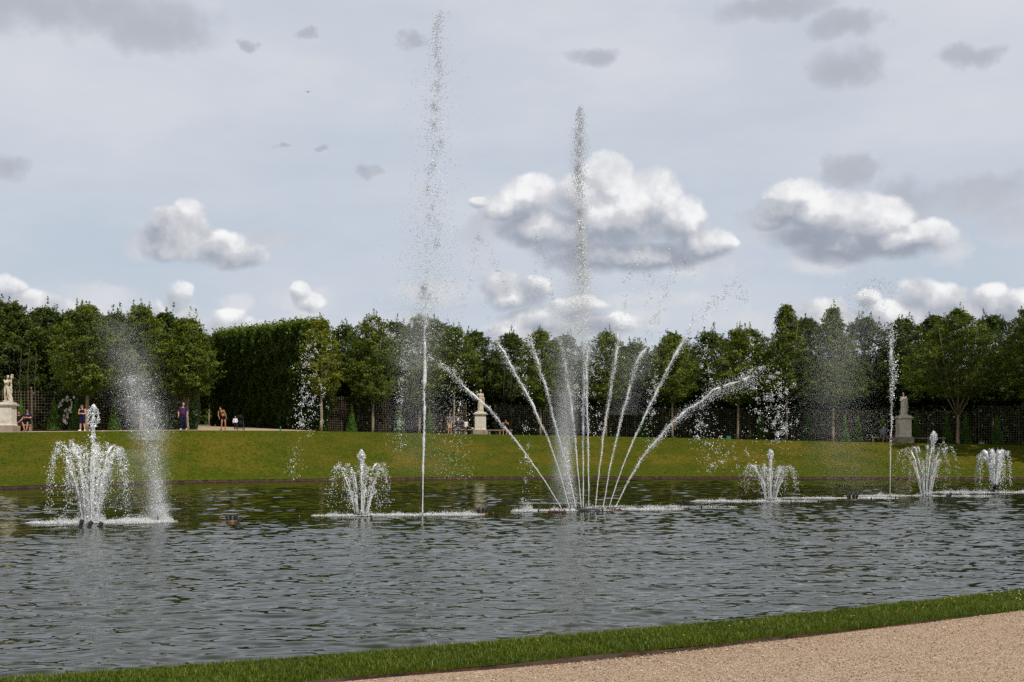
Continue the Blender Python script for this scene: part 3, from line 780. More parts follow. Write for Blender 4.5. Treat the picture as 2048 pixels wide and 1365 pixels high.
# unseen tall trees added outside the frame to shade the right end of the terrace
for i, (X, Y) in enumerate(((40.5, 80.5), (46.0, 84.5), (51.5, 80.0), (57.0, 86.0), (46.5, 76.0))):
    root = empty('shade_tree', (X, Y, 1.6)); tag(root, ('added shade tree nearest the right edge, just outside the picture', 'added shade tree outside the picture, close to the terrace', 'added shade tree outside the picture, standing on the bank', 'added shade tree farthest outside the picture on the right', 'added shade tree outside the picture, nearest the water')[i], 'tree', 'unseen trees added beyond the right edge for shade')
    link('trunk', trunk_mesh(9.5, .26, 21, 4.2, 700 + i, 6), M['bark'], root)
    link('crown', crown_mesh('crown', 4.4, 8.5, 22, 520, 34, .26, 'oval', .25, 12, 710 + i), M['leaf_back'], root)

# pollarded crown top that stands above the skyline right of the fan
# understorey: dense mass of leaves and saplings, coloured dark for shade behind the trellis
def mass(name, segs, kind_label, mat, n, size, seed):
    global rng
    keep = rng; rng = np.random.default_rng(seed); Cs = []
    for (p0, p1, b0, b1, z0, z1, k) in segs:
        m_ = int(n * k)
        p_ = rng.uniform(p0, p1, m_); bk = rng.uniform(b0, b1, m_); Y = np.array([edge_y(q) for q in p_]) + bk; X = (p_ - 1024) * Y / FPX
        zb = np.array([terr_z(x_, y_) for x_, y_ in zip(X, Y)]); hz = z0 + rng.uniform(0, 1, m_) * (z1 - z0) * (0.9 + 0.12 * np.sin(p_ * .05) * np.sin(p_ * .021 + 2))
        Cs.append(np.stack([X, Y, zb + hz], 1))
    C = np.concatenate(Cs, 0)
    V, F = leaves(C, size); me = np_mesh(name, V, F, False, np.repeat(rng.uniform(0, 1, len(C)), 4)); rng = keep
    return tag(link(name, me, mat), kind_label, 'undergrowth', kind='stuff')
mass('woodland_undergrowth', [(-300, 395, 13, 22, -.1, 8.6, .36), (625, 1500, 13, 22, -.1, 7.6, .42), (1500, 2400, 13, 22, -.1, 7.8, .40)], 'tangled undergrowth of the wood behind the trellis, coloured dark for shade', M['leaf_dark'], 100000, .42, 5)
mass('woodland_saplings', [(-300, 395, 8.5, 11, .0, 3.4, .3), (625, 1500, 8.5, 12, .0, 3.4, .4), (1500, 2400, 8.5, 12, .0, 3.4, .4)], 'low saplings and ivy just behind the trellis, coloured dark for shade', M['leaf_dark'], 16000, .2, 6)
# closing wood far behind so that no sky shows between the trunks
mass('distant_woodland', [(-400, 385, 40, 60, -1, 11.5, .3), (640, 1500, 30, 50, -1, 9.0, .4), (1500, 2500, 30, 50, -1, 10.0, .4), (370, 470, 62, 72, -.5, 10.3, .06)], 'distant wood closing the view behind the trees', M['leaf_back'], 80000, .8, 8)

# thin bare stems standing in the wood
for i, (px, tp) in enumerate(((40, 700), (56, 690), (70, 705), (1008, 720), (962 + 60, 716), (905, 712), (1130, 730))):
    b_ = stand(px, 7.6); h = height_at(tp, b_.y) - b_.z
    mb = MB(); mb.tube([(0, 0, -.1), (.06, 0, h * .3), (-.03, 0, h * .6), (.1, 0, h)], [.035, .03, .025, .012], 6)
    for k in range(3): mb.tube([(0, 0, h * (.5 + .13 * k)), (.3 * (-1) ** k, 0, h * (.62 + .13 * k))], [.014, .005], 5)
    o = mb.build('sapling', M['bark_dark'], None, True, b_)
    tag(o, ('pale bare sapling stem among the dark trees right of the nude statue', 'second pale bare stem right of the nude statue', 'third pale bare stem right of the nude statue', 'thin dark stem right of the draped statue',
            'thin dark stem well right of the draped statue', 'thin dark stem left of the draped statue', 'thin dark stem behind the misty fan centre')[i], 'sapling', 'bare saplings in the wood')

# tall clipped hedge that lines the avenue and runs away to the back left
def hedge(name, label, A, B, hA, hB, thick, n, size, mat, seed):
    """A, B: ground points of the face; a hedge body built of leaves over its whole faces"""
    global rng
    keep = rng; rng = np.random.default_rng(seed)
    A = Vector(A); B = Vector(B); d = (B - A); d2 = Vector((d.x, d.y, 0)).normalized(); nn = Vector((-d2.y, d2.x, 0))
    if nn.y < 0: nn = -nn
    s_ = rng.uniform(0, 1, n) ** 1.2; t = rng.uniform(0, 1, n); g_ = rng.uniform(0, 1, n)
    top = rng.uniform(0, 1, n) < .22
    dep = np.where(top, rng.uniform(0, thick, n), -0.12 + rng.exponential(.22, n))
    hh = hA + (hB - hA) * s_
    z_ = np.where(top, hh * (0.97 + .0 * t) + rng.normal(0, .22, n) + .35 * np.sin(s_ * 61) * np.sin(s_ * 27) + .2 * np.sin(s_ * 140), hh * t)
    lump = 0.32 * np.sin(s_ * 60 + 3 * t) * np.sin(t * 14 + 5 * s_) + 0.16 * np.sin(s_ * 150) * np.sin(t * 31)
    X = A.x + d.x * s_ + nn.x * (dep + lump); Y = A.y + d.y * s_ + nn.y * (dep + lump); Z = A.z + d.z * s_ + z_
    C = np.stack([X, Y, Z], 1)
    e_ = rng.uniform(0, 1, n) < .16; m_ = int(e_.sum())          # the near end of the hedge
    dd = rng.uniform(-.1, thick, m_); bk = -.1 + rng.exponential(.2, m_) - .2 * np.sin(dd * 5) * np.sin(t[e_] * 17)
    C[e_] = np.stack([A.x + nn.x * dd + d2.x * bk, A.y + nn.y * dd + d2.y * bk, A.z + hA * t[e_]], 1); top[e_] = False
    V, F = leaves(C, size, np.array([-nn.x * .5, -nn.y * .5, .75])[None] + .25 * rng.normal(0, 1, (n, 3)), flat=.2)
    tint = np.clip(.45 * g_ + .35 * (0.5 + 0.5 * np.sin(s_ * 70 + 2 * np.sin(t * 9)) * np.sin(t * 21 + 4 * np.sin(s_ * 20))) + np.where(top, .3, 0) + .12 * t, 0, 1)  # paler on top and upward: the lit hedge top painted into the tint
    me = np_mesh('foliage', V, F, False, np.repeat(tint, 4)); rng = keep
    root = empty(name, A); tag(root, label, 'hedge')
    link('foliage', me, mat, root).location = -A
    # woody core, set well inside the leaves
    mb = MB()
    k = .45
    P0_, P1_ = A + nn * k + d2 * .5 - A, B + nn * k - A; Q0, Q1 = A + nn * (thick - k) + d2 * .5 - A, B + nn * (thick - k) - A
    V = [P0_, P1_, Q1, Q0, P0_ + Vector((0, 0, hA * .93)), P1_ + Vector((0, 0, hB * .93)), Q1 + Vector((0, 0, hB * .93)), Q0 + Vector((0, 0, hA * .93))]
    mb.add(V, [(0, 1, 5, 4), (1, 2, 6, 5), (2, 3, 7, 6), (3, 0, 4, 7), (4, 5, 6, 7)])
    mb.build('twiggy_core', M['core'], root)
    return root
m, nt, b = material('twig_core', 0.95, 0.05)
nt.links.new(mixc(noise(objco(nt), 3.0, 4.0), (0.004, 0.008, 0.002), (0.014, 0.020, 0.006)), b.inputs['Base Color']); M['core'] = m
hA = stand(602, 5.2); hB = at(424, 850, 113); hB.z = terr_z(hB.x, hB.y)
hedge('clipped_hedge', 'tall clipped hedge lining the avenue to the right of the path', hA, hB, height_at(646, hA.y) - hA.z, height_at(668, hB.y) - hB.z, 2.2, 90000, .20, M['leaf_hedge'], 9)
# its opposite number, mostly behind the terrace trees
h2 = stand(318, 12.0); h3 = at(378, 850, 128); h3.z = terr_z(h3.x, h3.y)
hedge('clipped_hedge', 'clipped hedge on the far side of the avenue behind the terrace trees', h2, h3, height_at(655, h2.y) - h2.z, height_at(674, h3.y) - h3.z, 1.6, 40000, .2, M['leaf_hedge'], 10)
# trees closing the far end of the avenue
tree('woodland_tree', 'distant tree closing the far end of the avenue', 'tree', GB, 418, 62, 672, 60, 800, 'broad', 'leaf_back', 371, ncl=160, per=26, size=.22)

# clipped yew cones
GC = 'clipped yew cones standing along the trellis'
CN = [(42, 4.6, 800, 24, 'slim yew cone between the nude statue and its bench'), (108, 4.2, 797, 27, 'yew cone in the middle of the left trellis'), (152, 4.2, 797, 27, 'yew cone beside the standing woman in navy'),
      (229, 4.0, 797, 25, 'yew cone veiled by the spray of the wind-blown column'), (326, 4.2, 800, 22, 'yew cone left of the man in the purple shirt'), (703, 4.4, 809, 23, 'bright yew cone in front of the trellis between two trunks'),
      (798, 4.6, 812, 24, 'yew cone just left of the tallest jet'), (858, 4.6, 816, 24, 'yew cone just right of the tallest jet'), (1288, 4.4, 824, 22, 'yew cone behind the second jet from the right of the fan'), (1523, 4.4, 826, 22, 'yew cone left of the pointed dark tree'),
      (1617, 4.2, 826, 25, 'yew cone between the two pointed trees'), (1689, 4.0, 828, 24, 'bright yew cone right of the pointed misty tree'), (1716, 5.0, 832, 22, 'faint yew cone right of the bright one'), (1765, 4.6, 830, 22, 'dark yew cone behind the seated person in light blue'),
      (1831, 4.6, 828, 22, 'dark yew cone just right of the robed statue'), (1894, 4.2, 830, 24, 'dark yew cone left of the forked trunk'), (1931, 4.2, 828, 26, 'dark yew cone right of the forked trunk'), (1994, 3.8, 832, 27, 'yew cone in front of the rightmost trellis')]
for i, (px, back, tp, w, lab) in enumerate(CN):
    b_ = stand(px, back); h = height_at(tp, b_.y) - b_.z; R = w * b_.y / FPX / 2
    keep = rng; rng = np.random.default_rng(500 + i); n = 3600
    t = rng.uniform(0, 1, n) ** 1.5; a = rng.uniform(0, 6.283, n); r_ = R * (1 - t) * rng.uniform(.82, 1.03, n) + .02 + .03 * np.sin(5 * a + 12 * t)
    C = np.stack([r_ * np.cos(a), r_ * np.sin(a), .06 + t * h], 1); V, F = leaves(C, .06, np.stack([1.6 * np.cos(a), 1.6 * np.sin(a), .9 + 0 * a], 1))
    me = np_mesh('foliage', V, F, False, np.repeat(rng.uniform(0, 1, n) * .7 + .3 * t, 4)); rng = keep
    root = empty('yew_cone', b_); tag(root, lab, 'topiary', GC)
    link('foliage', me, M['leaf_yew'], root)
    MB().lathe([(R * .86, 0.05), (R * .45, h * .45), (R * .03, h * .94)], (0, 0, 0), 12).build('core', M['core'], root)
    MB().tube([(0, 0, -.1), (0, 0, .12)], [.05, .04], 8).build('trunk', M['bark_dark'], root)

# climbing rose on the trellis
rb = stand(150, 5.3); root = empty('climbing_rose', rb); tag(root, 'climbing rose with white flowers arching over the left trellis', 'rose')
keep = rng; rng = np.random.default_rng(77); Cs = []; mb = MB()
sc = rb.y / FPX
for (x0, z0, x1, z1, x2, z2) in ((14, 6, 2, 90, -28, 72), (14, 6, 10, 110, -20, 30), (16, 6, 18, 80, 22, 45), (14, 4, -4, 70, -20, 60)):
    pts = [Vector(((1 - t) ** 2 * x0 + 2 * t * (1 - t) * x1 + t * t * x2, .15 * math.sin(t * 5), (1 - t) ** 2 * z0 + 2 * t * (1 - t) * z1 + t * t * z2)) for t in np.linspace(0, 1, 12)]
    pts = [Vector((p_.x * sc, p_.y - .15, p_.z * sc)) for p_ in pts]; mb.tube(pts, [.03 - .002 * k for k in range(12)], 6)
    for k in range(70):
        q = pts[rng.integers(2, 12)]; Cs.append(np.array(q)[None] + rng.normal(0, 1, (16, 3)) * np.array([.16, .12, .16]))
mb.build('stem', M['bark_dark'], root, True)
C = np.concatenate(Cs); V, F = leaves(C, .075); link('foliage', np_mesh('foliage', V, F, False, np.repeat(rng.uniform(0, 1, len(C)), 4)), M['leaf_rose'], root)
fl = MB()
for k in range(5): a = 6.283 * k / 5; fl.ell((math.cos(a) * .035, 0.0, math.sin(a) * .035), (.034, .02, .034), n=6)
fl.ell((0, -.02, 0), (.025, .02, .025), n=6)
fm = fl.mesh('flower', True); fm.materials.append(M['petal'])
FLP = [(-12, 66), (-14, 62), (-20, 60), (-22, 58), (-26, 54), (-25, 50), (-29, 47), (-11, 60), (-5, 61), (-3, 52), (-4, 48), (-5, 45), (-6, 41), (-14, 42), (-15, 40), (-5, 37), (-12, 33), (-18, 29), (-13, 28), (-12, 26), (-19, 24), (-18, 20), (-17, 17), (-14, 15), (6, 62), (15, 50), (16, 47), (18, 36), (12, 33), (15, 28), (20, 30), (8, 38), (-2, 56), (2, 66)]
for (fx, fz_) in FLP:
    f_ = bpy.data.objects.new('flower', fm); COL.objects.link(f_); f_.parent = root
    f_.location = (fx * sc + random.uniform(-.03, .03), -.32 + random.uniform(-.08, .05), fz_ * sc); f_.rotation_euler = (random.uniform(-.5, .5), random.uniform(0, 3), random.uniform(-.6, .6)); f_.scale = [random.uniform(1.2, 2.0)] * 3
rng = keep

# ---- trellis panels
def trellis(label, p0, p1, back, h, cell=.19, posts=True, finial=False):
    A = stand(p0, back); B = stand(p1, back); L = (B - A).length; root = empty('trellis', A); tag(root, label, 'trellis', 'wooden trellis panels along the wood')
    d = (B - A).normalized(); mb = MB(); n = max(1, int(L / cell))
    dz = (B.z - A.z) / L
    ang = math.atan2(d.y, d.x)
    for i in range(n + 1):
        s_ = L * i / n; mb.box((d.x * s_, d.y * s_, d.z * s_ + h / 2 + .05), (.022, .014, h), ang)
    for j in range(int(h / cell) + 1):
        z = .08 + j * cell
        q0 = Vector((0, -.016, z)); q1 = d * L + Vector((0, -.016, z))
        V = [];
        for (oy, oz) in ((-.006, -.011), (.006, -.011), (.006, .011), (-.006, .011)):
            V.append(q0 + Vector((0, oy, oz))); V.append(q1 + Vector((0, oy, oz)))
        mb.add(V, [(0, 1, 3, 2), (2, 3, 5, 4), (4, 5, 7, 6), (6, 7, 1, 0)])
    mb.build('lattice', M['lath'], root)
    np_ = max(1, round(L / 3.2))
    for i in range(np_ + 1):
        s_ = L * i / np_; q = d * s_
        p = MB().box((q.x, q.y + .04, q.z + h / 2), (.07, .05, h + .16), ang).build('post', M['lath'], root)
        if finial and i in (1,): MB().ell((q.x, q.y + .04, q.z + h + .16), (.06, .06, .07)).build('finial', M['bench_stone'], p)
trellis('trellis panel behind the nude statue and the two seated people', -60, 62, 5.6, 2.65, finial=True)
trellis('trellis panel carrying the climbing rose', 64, 232, 5.6, 2.6)
trellis('trellis panel behind the wind-blown spray, ending at the avenue', 234, 372, 5.6, 2.6)
trellis('trellis panel between the slender yellow-green tree and the tallest jet', 620, 800, 5.8, 2.75)
trellis('trellis panel between the tallest jet and the draped statue', 802, 932, 6.2, 2.7)
trellis('trellis panel right of the draped statue, behind the fan jets', 990, 1180, 6.4, 2.7)
trellis('trellis panel in the dark right of the fan centre', 1182, 1400, 6.2, 2.6)
trellis('trellis panel behind the falling drops of the arching jet', 1402, 1560, 6.0, 2.6)
trellis('trellis panel behind the drifting mist', 1562, 1775, 6.0, 2.6)
trellis('trellis panel in deep shade right of the robed statue', 1835, 1952, 6.0, 2.5)
trellis('rightmost trellis panel, slightly nearer than its neighbour', 1958, 2120, 5.0, 2.95)

# ------------------------------------------------------------------ moving water
OCT = np.array([(1, 0, 0), (-.5, .87, 0), (-.5, -.87, 0), (0, 0, 1), (0, 0, -1)], float)
OCF = np.array([(0, 1, 3), (1, 2, 3), (2, 0, 3), (1, 0, 4), (2, 1, 4), (0, 2, 4)])
def drops(name, C, r, mat, parent=None, stretch=None, jag=.35):
    """every drop a tiny faceted body; C (n,3) in the parent's space, r radius (n,)"""
    n = len(C); r = np.broadcast_to(r, (n,))
    k = OCT[None] * rng.uniform(1 - jag, 1 + jag, (n, 5, 1)) * r[:, None, None]
    a = rng.uniform(0, 6.28, n); ca, sa = np.cos(a)[:, None], np.sin(a)[:, None]
    k = np.stack([k[:, :, 0] * ca - k[:, :, 1] * sa, k[:, :, 0] * sa + k[:, :, 1] * ca, k[:, :, 2]], 2)
    if stretch is not None: k += (k @ np.asarray(stretch, float)[:, None]) * np.asarray(stretch, float)[None, None, :]
    V = C[:, None, :] + k
    F = OCF[None] + (np.arange(n) * 5)[:, None, None]
    o = link(name, np_mesh(name, V.reshape(-1, 3), F.reshape(-1, 3)), mat, parent); o['kind'] = 'stuff'; return o

TET = np.array([(1, 1, 1), (-1, -1, 1), (-1, 1, -1), (1, -1, -1)], float) * .75
TEF = np.array([(0, 1, 2), (0, 3, 1), (0, 2, 3), (1, 3, 2)])
def fine(name, C, r, mat, parent=None):
    n = len(C); k = TET[None] * r[:, None, None] * rng.uniform(.6, 1.4, (n, 4, 1)); a = rng.uniform(0, 6.28, n); ca, sa = np.cos(a)[:, None], np.sin(a)[:, None]
    k = np.stack([k[:, :, 0] * ca - k[:, :, 1] * sa, k[:, :, 0] * sa + k[:, :, 1] * ca, k[:, :, 2]], 2)
    V = C[:, None, :] + k; F = TEF[None] + (np.arange(n) * 4)[:, None, None]
    o = link(name, np_mesh(name, V.reshape(-1, 3), F.reshape(-1, 3)), mat, parent); o['kind'] = 'stuff'; return o
def keep_above(C, z0=0.02):
    C[:, 2] = np.where(C[:, 2] < z0, z0 + np.abs(C[:, 2] - z0) * .15, C[:, 2]); return C

def spline(P_, n):
    P_ = np.array(P_, float); d = np.r_[0, np.cumsum(np.linalg.norm(np.diff(P_, axis=0), axis=1))]; t = np.linspace(0, d[-1], n)
    # smooth through the points
    o = np.stack([np.interp(t, d, P_[:, k]) for k in range(3)], 1)
    w = max(1, n // (len(P_) * 3))
    if w > 1:
        ker = np.ones(2 * w + 1) / (2 * w + 1); pad = np.pad(o, ((w, w), (0, 0)), mode='reflect', reflect_type='odd'); o = np.stack([np.convolve(pad[:, k], ker, 'valid') for k in range(3)], 1)
    return o

def rope(name, P_, r0, r1, parent, mat, breakup=(.35, 1.0), ndrop=900, spread=(.01, .12), droprad=(.006, .016), seg=.03, tail=None):
    """a jet: solid lumpy water that breaks into lumps and then drops. P_ in the parent's space"""
    L = float(np.sum(np.linalg.norm(np.diff(np.array(P_, float), axis=0), axis=1))); n = max(20, int(L / seg)); Q = spline(P_, n)
    tt = np.linspace(0, 1, n); nz = rng.normal(0, 1, n); nz = np.convolve(np.pad(nz, 3, mode='edge'), np.ones(7) / 7 ** .5 / 1.0, 'valid')
    slow = np.convolve(np.pad(rng.normal(0, 1, n), 9, mode='edge'), np.ones(19) / 19 ** .5, 'valid')
    jit = np.stack([np.convolve(np.pad(rng.normal(0, 1, n), 5, mode='edge'), np.ones(11) / 11, 'valid') for _ in range(3)], 1)
    R = (r0 + (r1 - r0) * tt) * np.clip(1 + (.15 + 1.1 * tt) * .55 * nz + .4 * tt * slow, .2, 2.6)
    gone = (slow * .55 + nz * .3) < (tt - breakup[0]) / max(breakup[1] - breakup[0], .01) * 2.4 - 1.4
    gone &= tt > breakup[0]
    Q = Q + jit * (spread[0] + (spread[1] - spread[0]) * tt)[:, None] * .9
    mb = MB(); i = 0
    while i < n:
        if gone[i]: i += 1; continue
        j = i
        while j + 1 < n and not gone[j + 1]: j += 1
        if j - i >= 1:
            rr = R[i:j + 1].copy()
            if i > 0: rr[0] *= .3
            rr[-3:] *= np.array([.75, .5, .2])[-len(rr[-3:]):]
            mb.tube(Q[i:j + 1], list(rr), 6)
        i = j + 1
    # drops flung off along it
    s_ = rng.uniform(0, 1, ndrop) ** .62; idx = (s_ * (n - 1)).astype(int); sg = spread[0] + (spread[1] - spread[0]) * s_ ** 1.4
    C = Q[idx] + rng.normal(0, 1, (ndrop, 3)) * sg[:, None]; C[:, 2] -= rng.exponential(1, ndrop) * sg * .7
    keep_above(C)
    rad = rng.uniform(droprad[0], droprad[1], ndrop) * (1 + .6 * (rng.uniform(0, 1, ndrop) < .08))
    k = OCT[None] * rng.uniform(.6, 1.4, (ndrop, 5, 1)) * rad[:, None, None]; V2 = (C[:, None, :] + k).reshape(-1, 3); F2 = (OCF[None] + (np.arange(ndrop) * 5)[:, None, None]).reshape(-1, 3)
    if mb.V: mb.add([], []);
    me = bpy.data.meshes.new(name); nv = len(mb.V)
    me.from_pydata([tuple(v) for v in mb.V] + [tuple(v) for v in V2], [], mb.F + [tuple(f) for f in (F2 + nv).tolist()])
    me.polygons.foreach_set('use_smooth', [True] * len(mb.F) + [False] * len(F2)); me.update()
    return link(name, me, mat, parent)

def splash(parent, cx, cy, rx, ry, n, h=.10, name='splash', mat=None, rad=(.010, .024), flat_n=0):
    """low white water dancing on the surface"""
    n = int(n * 5.0); rad = (rad[0] * .28, rad[1] * .42)
    a = rng.uniform(0, 6.283, n); q = rng.uniform(0, 1, n) ** .62; x = cx + rx * q * np.cos(a); y = cy + ry * q * np.sin(a)
    lump = .55 + .45 * np.sin(x * 9.0 + np.sin(y * 3)) * np.sin(x * 3.1 + 2)
    f1, f2 = rng.uniform(0, 6.28, 2); lump *= np.clip(.55 + .6 * np.sin(x * 2.3 / max(rx, .4) * 2.0 + f1) * np.sin(x * 5.1 + f2), .12, 1.1)
    ok = rng.uniform(0, 1, n) < lump + .18; x, y, q, lump = x[ok], y[ok], q[ok], lump[ok]; n = len(x)
    z = rng.exponential(1, n) * h * (1.1 - q ** 2) * (.25 + .85 * lump) + .012
    o = fine(name, np.stack([x, y, np.minimum(z, h * 6)], 1), rng.uniform(rad[0], rad[1], n), mat or M['foam'], parent)
    o['kind'] = 'stuff'
    return o

def low_fountain(label, px, py, centre_py, ring, low, splashes, centre_dx=0, group='low fountains along the floating pipe', name='low_fountain', cr=.020, seed=0):
    base = on_water(px, py); base.z = 0.0; sc = base.y / FPX
    root = empty(name, base); tag(root, label, 'fountain', group)
    # nozzle ring standing on its float
    mb = MB().lathe([(.10, -.05), (.27, -.04), (.30, .0), (.27, .05), (.12, .07), (.05, .075)], (0, 0, 0), 16); mb.build('float', M['iron'], root, True)
    z0 = .12
    if centre_py:
        h = CAMZ - (centre_py - HOR) * sc
        P_ = [(0, 0, z0), (centre_dx * sc * .4, 0, h * .5), (centre_dx * sc * .85, 0, h * .9), (centre_dx * sc, 0, h)]
        rope('water_jet', P_, cr * .8, cr * 1.3, root, M['foam'], (.85, 1.3), 160, (.004, .05), (.006, .014))
        # the head of the jet folds over in a cap of glassy lumps and falls back
        n = 420; t = rng.uniform(0, 1, n) ** 1.5; an = rng.uniform(0, 6.28, n); w = .015 + .12 * np.sin(np.pi * np.clip(t * 1.6, 0, 1)) * (h / 2.6)
        C = np.stack([centre_dx * sc + w * np.cos(an), w * np.sin(an), h - t * h * .30], 1) + rng.normal(0, .018, (n, 3))
        drops('jet_cap', C, rng.uniform(.009, .024, n), M['foam'], root)
        n = 170; C = np.stack([centre_dx * sc + rng.normal(0, .13, n), rng.normal(0, .1, n), h * rng.uniform(.25, .8, n)], 1)
        drops('falling_drops', C, rng.uniform(.006, .014, n), M['foam'], root, (0, 0, .8))
    MB().tube([(0, 0, 0), (0, 0, z0)], [.022, .016], 8).build('nozzle', M['iron'], root)
    for (nj, Rpx, hpx, ph, nd, fall) in (ring, low):
        for k in range(nj):
            a = ph + 6.283 * k / nj; R = Rpx * sc * rng.uniform(.9, 1.1); h = hpx * sc * rng.uniform(.93, 1.07)
            ca, sa = math.cos(a), math.sin(a); st = .20 if nj != 8 else .12
            S_ = np.linspace(0, 1.0, 9); pts = [(ca * (st + (R - st) * s), sa * (st + (R - st) * s), z0 * .6 + (h - z0 * .6) * (1 - (1 - s) ** 2)) for s in S_]
            rope('water_jet', pts, cr * .42, cr * .75, root, M['foam'], (.42, 1.15), nd, (.006, .05), (.006, .014))
            MB().tube([(ca * st * .9, sa * st * .9, 0.02), (ca * (st + .01), sa * (st + .01), z0 * .75)], [.014, .010], 6).build('nozzle', M['iron'], root)
            # past the apex it rains down
            n = int(nd * fall); s = 1 + rng.uniform(0, 1, n) ** .9 * .62; q = rng.normal(0, 1, (n, 3)) * (.03 + .07 * (s - 1))[:, None]
            # drops gather in strings
            s = 1 + np.round((s - 1) * 9) / 9 * .7 + (s - 1) * .3
            rr = st + (R - st) * (1 + (s - 1) * .75); zz = h * (1 - ((s - 1) / .62) ** 2 * rng.uniform(.5, 1.0, n))
            C = keep_above(np.stack([ca * rr, sa * rr, zz], 1) + q)
            drops('falling_drops', C, rng.uniform(.006, .015, n), M['foam'], root, (0, 0, .6))
    for (dx_, dy_, rx, ry, n, h) in splashes: splash(root, dx_ * sc, dy_, rx * sc, ry, n, h)
    return root

# ---- the low fountains
fA = low_fountain('largest low fountain, a wide white fan of arching jets on the left', 180, 1046, 814, (9, 62, 152, .3, 260, .9), (8, 30, 150, .1, 190, .5),
                  [(0, 0, 34, .5, 2600, .28), (-60, -.2, 62, .5, 1700, .06), (70, .2, 75, .7, 2400, .07), (110, .3, 60, .6, 1200, .07)], centre_dx=7, cr=.026)
n = 3600; a = rng.uniform(0, 6.28, n); t = np.minimum(rng.exponential(.38, n), 1.3) * rng.uniform(.6, 1, n); sc = fA.location.y / FPX
C = np.stack([np.cos(a) * (.12 + .50 * t) * rng.uniform(.3, 1, n) + .06 * t, np.sin(a) * (.12 + .42 * t) * .8, .05 + t * 1.2], 1) + rng.normal(0, .02, (n, 3))
drops('spray', C, rng.uniform(.007, .015, n), M['foam'], fA, (0, 0, 1.0))['kind'] = 'stuff'
n = 5200; t = np.minimum(rng.exponential(.42, n), 1.25) * rng.uniform(.6, 1, n); C = np.stack([.06 + .50 * t + rng.normal(0, 1, n) * (.05 + .07 * t), rng.normal(0, 1, n) * (.05 + .07 * t), .08 + 1.55 * t], 1)
o = fine('spray', C, rng.uniform(.004, .010, n), M['foam'], fA)
n = 2600; t = np.minimum(rng.exponential(.40, n), 1.25) * rng.uniform(.6, 1, n); C = np.stack([-.10 - .42 * t + rng.normal(0, 1, n) * (.04 + .05 * t), rng.normal(0, 1, n) * (.05 + .05 * t), .08 + 1.35 * t], 1)
o = fine('spray', C, rng.uniform(.004, .009, n), M['foam'], fA)
fB = low_fountain('small low fountain left of the tallest jet, with a tall centre plume', 723, 1032, 903, (9, 47, 98, .2, 130, .8), (7, 28, 52, .5, 70, .5), [(0, 0, 26, .4, 900, .10), (-40, -.1, 60, .35, 1000, .045), (60, .1, 60, .35, 900, .045)])
fC = low_fountain('small low fountain right of the fan, with short outer arches', 1541, 1003, 901, (9, 40, 70, .0, 120, .9), (6, 22, 66, .5, 80, .4), [(0, 0, 26, .4, 800, .09), (-80, -.3, 90, .4, 1700, .055), (30, -.3, 70, .3, 700, .04)])
fD = low_fountain('open low fountain in front of the robed statue, with a tilted centre plume', 1852, 993, 864, (9, 42, 100, .25, 130, .8), (7, 26, 72, .6, 80, .6), [(0, 0, 24, .4, 700, .09), (-90, 0, 75, .4, 1500, .05), (70, -.2, 60, .3, 1000, .05)], centre_dx=15)

# ---- urn fountain on the far right
base = on_water(1990, 986); base.z = 0; sc = base.y / FPX
root = empty('urn_fountain', base); tag(root, 'bushy domed fountain rising from a dark urn at the far right', 'fountain')
MB().lathe([(.14, -.1), (.20, .0), (.20, .05), (.10, .12), (.11, .2), (.22, .30), (.24, .38), (.20, .39)], (0, 0, 0), 16).build('urn', M['iron'], root, True)
for k in range(11):
    a = 6.283 * k / 11 + .2; R = 30 * sc * rng.uniform(.7, 1.1) * (1 if k % 3 else .35); h = 82 * sc * rng.uniform(.93, 1.05)
    pts = [(math.cos(a) * (.1 + (R - .1) * s), math.sin(a) * (.1 + (R - .1) * s), .4 + (h - .4) * (1 - (1 - s) ** 2)) for s in np.linspace(0, 1, 9)]
    rope('water_jet', pts, .022, .045, root, M['foam'], (.6, 1.4), 170, (.01, .06), (.010, .020))
    n = 190; s = 1 + rng.uniform(0, 1, n) ** .8 * .7; rr = .1 + (R - .1) * (1 + (s - 1) * .6); zz = h * (1 - ((s - 1) / .7) ** 2 * rng.uniform(.5, 1, n))
    drops('falling_drops', keep_above(np.stack([math.cos(a) * rr, math.sin(a) * rr, zz], 1) + rng.normal(0, .05, (n, 3))), rng.uniform(.009, .019, n), M['foam'], root, (0, 0, .8))
splash(root, -1.3, 0, 1.7, .5, 1300, .10, rad=(.015, .03)); splash(root, 1.3, 0, 1.9, .5, 1400, .07, rad=(.015, .03))

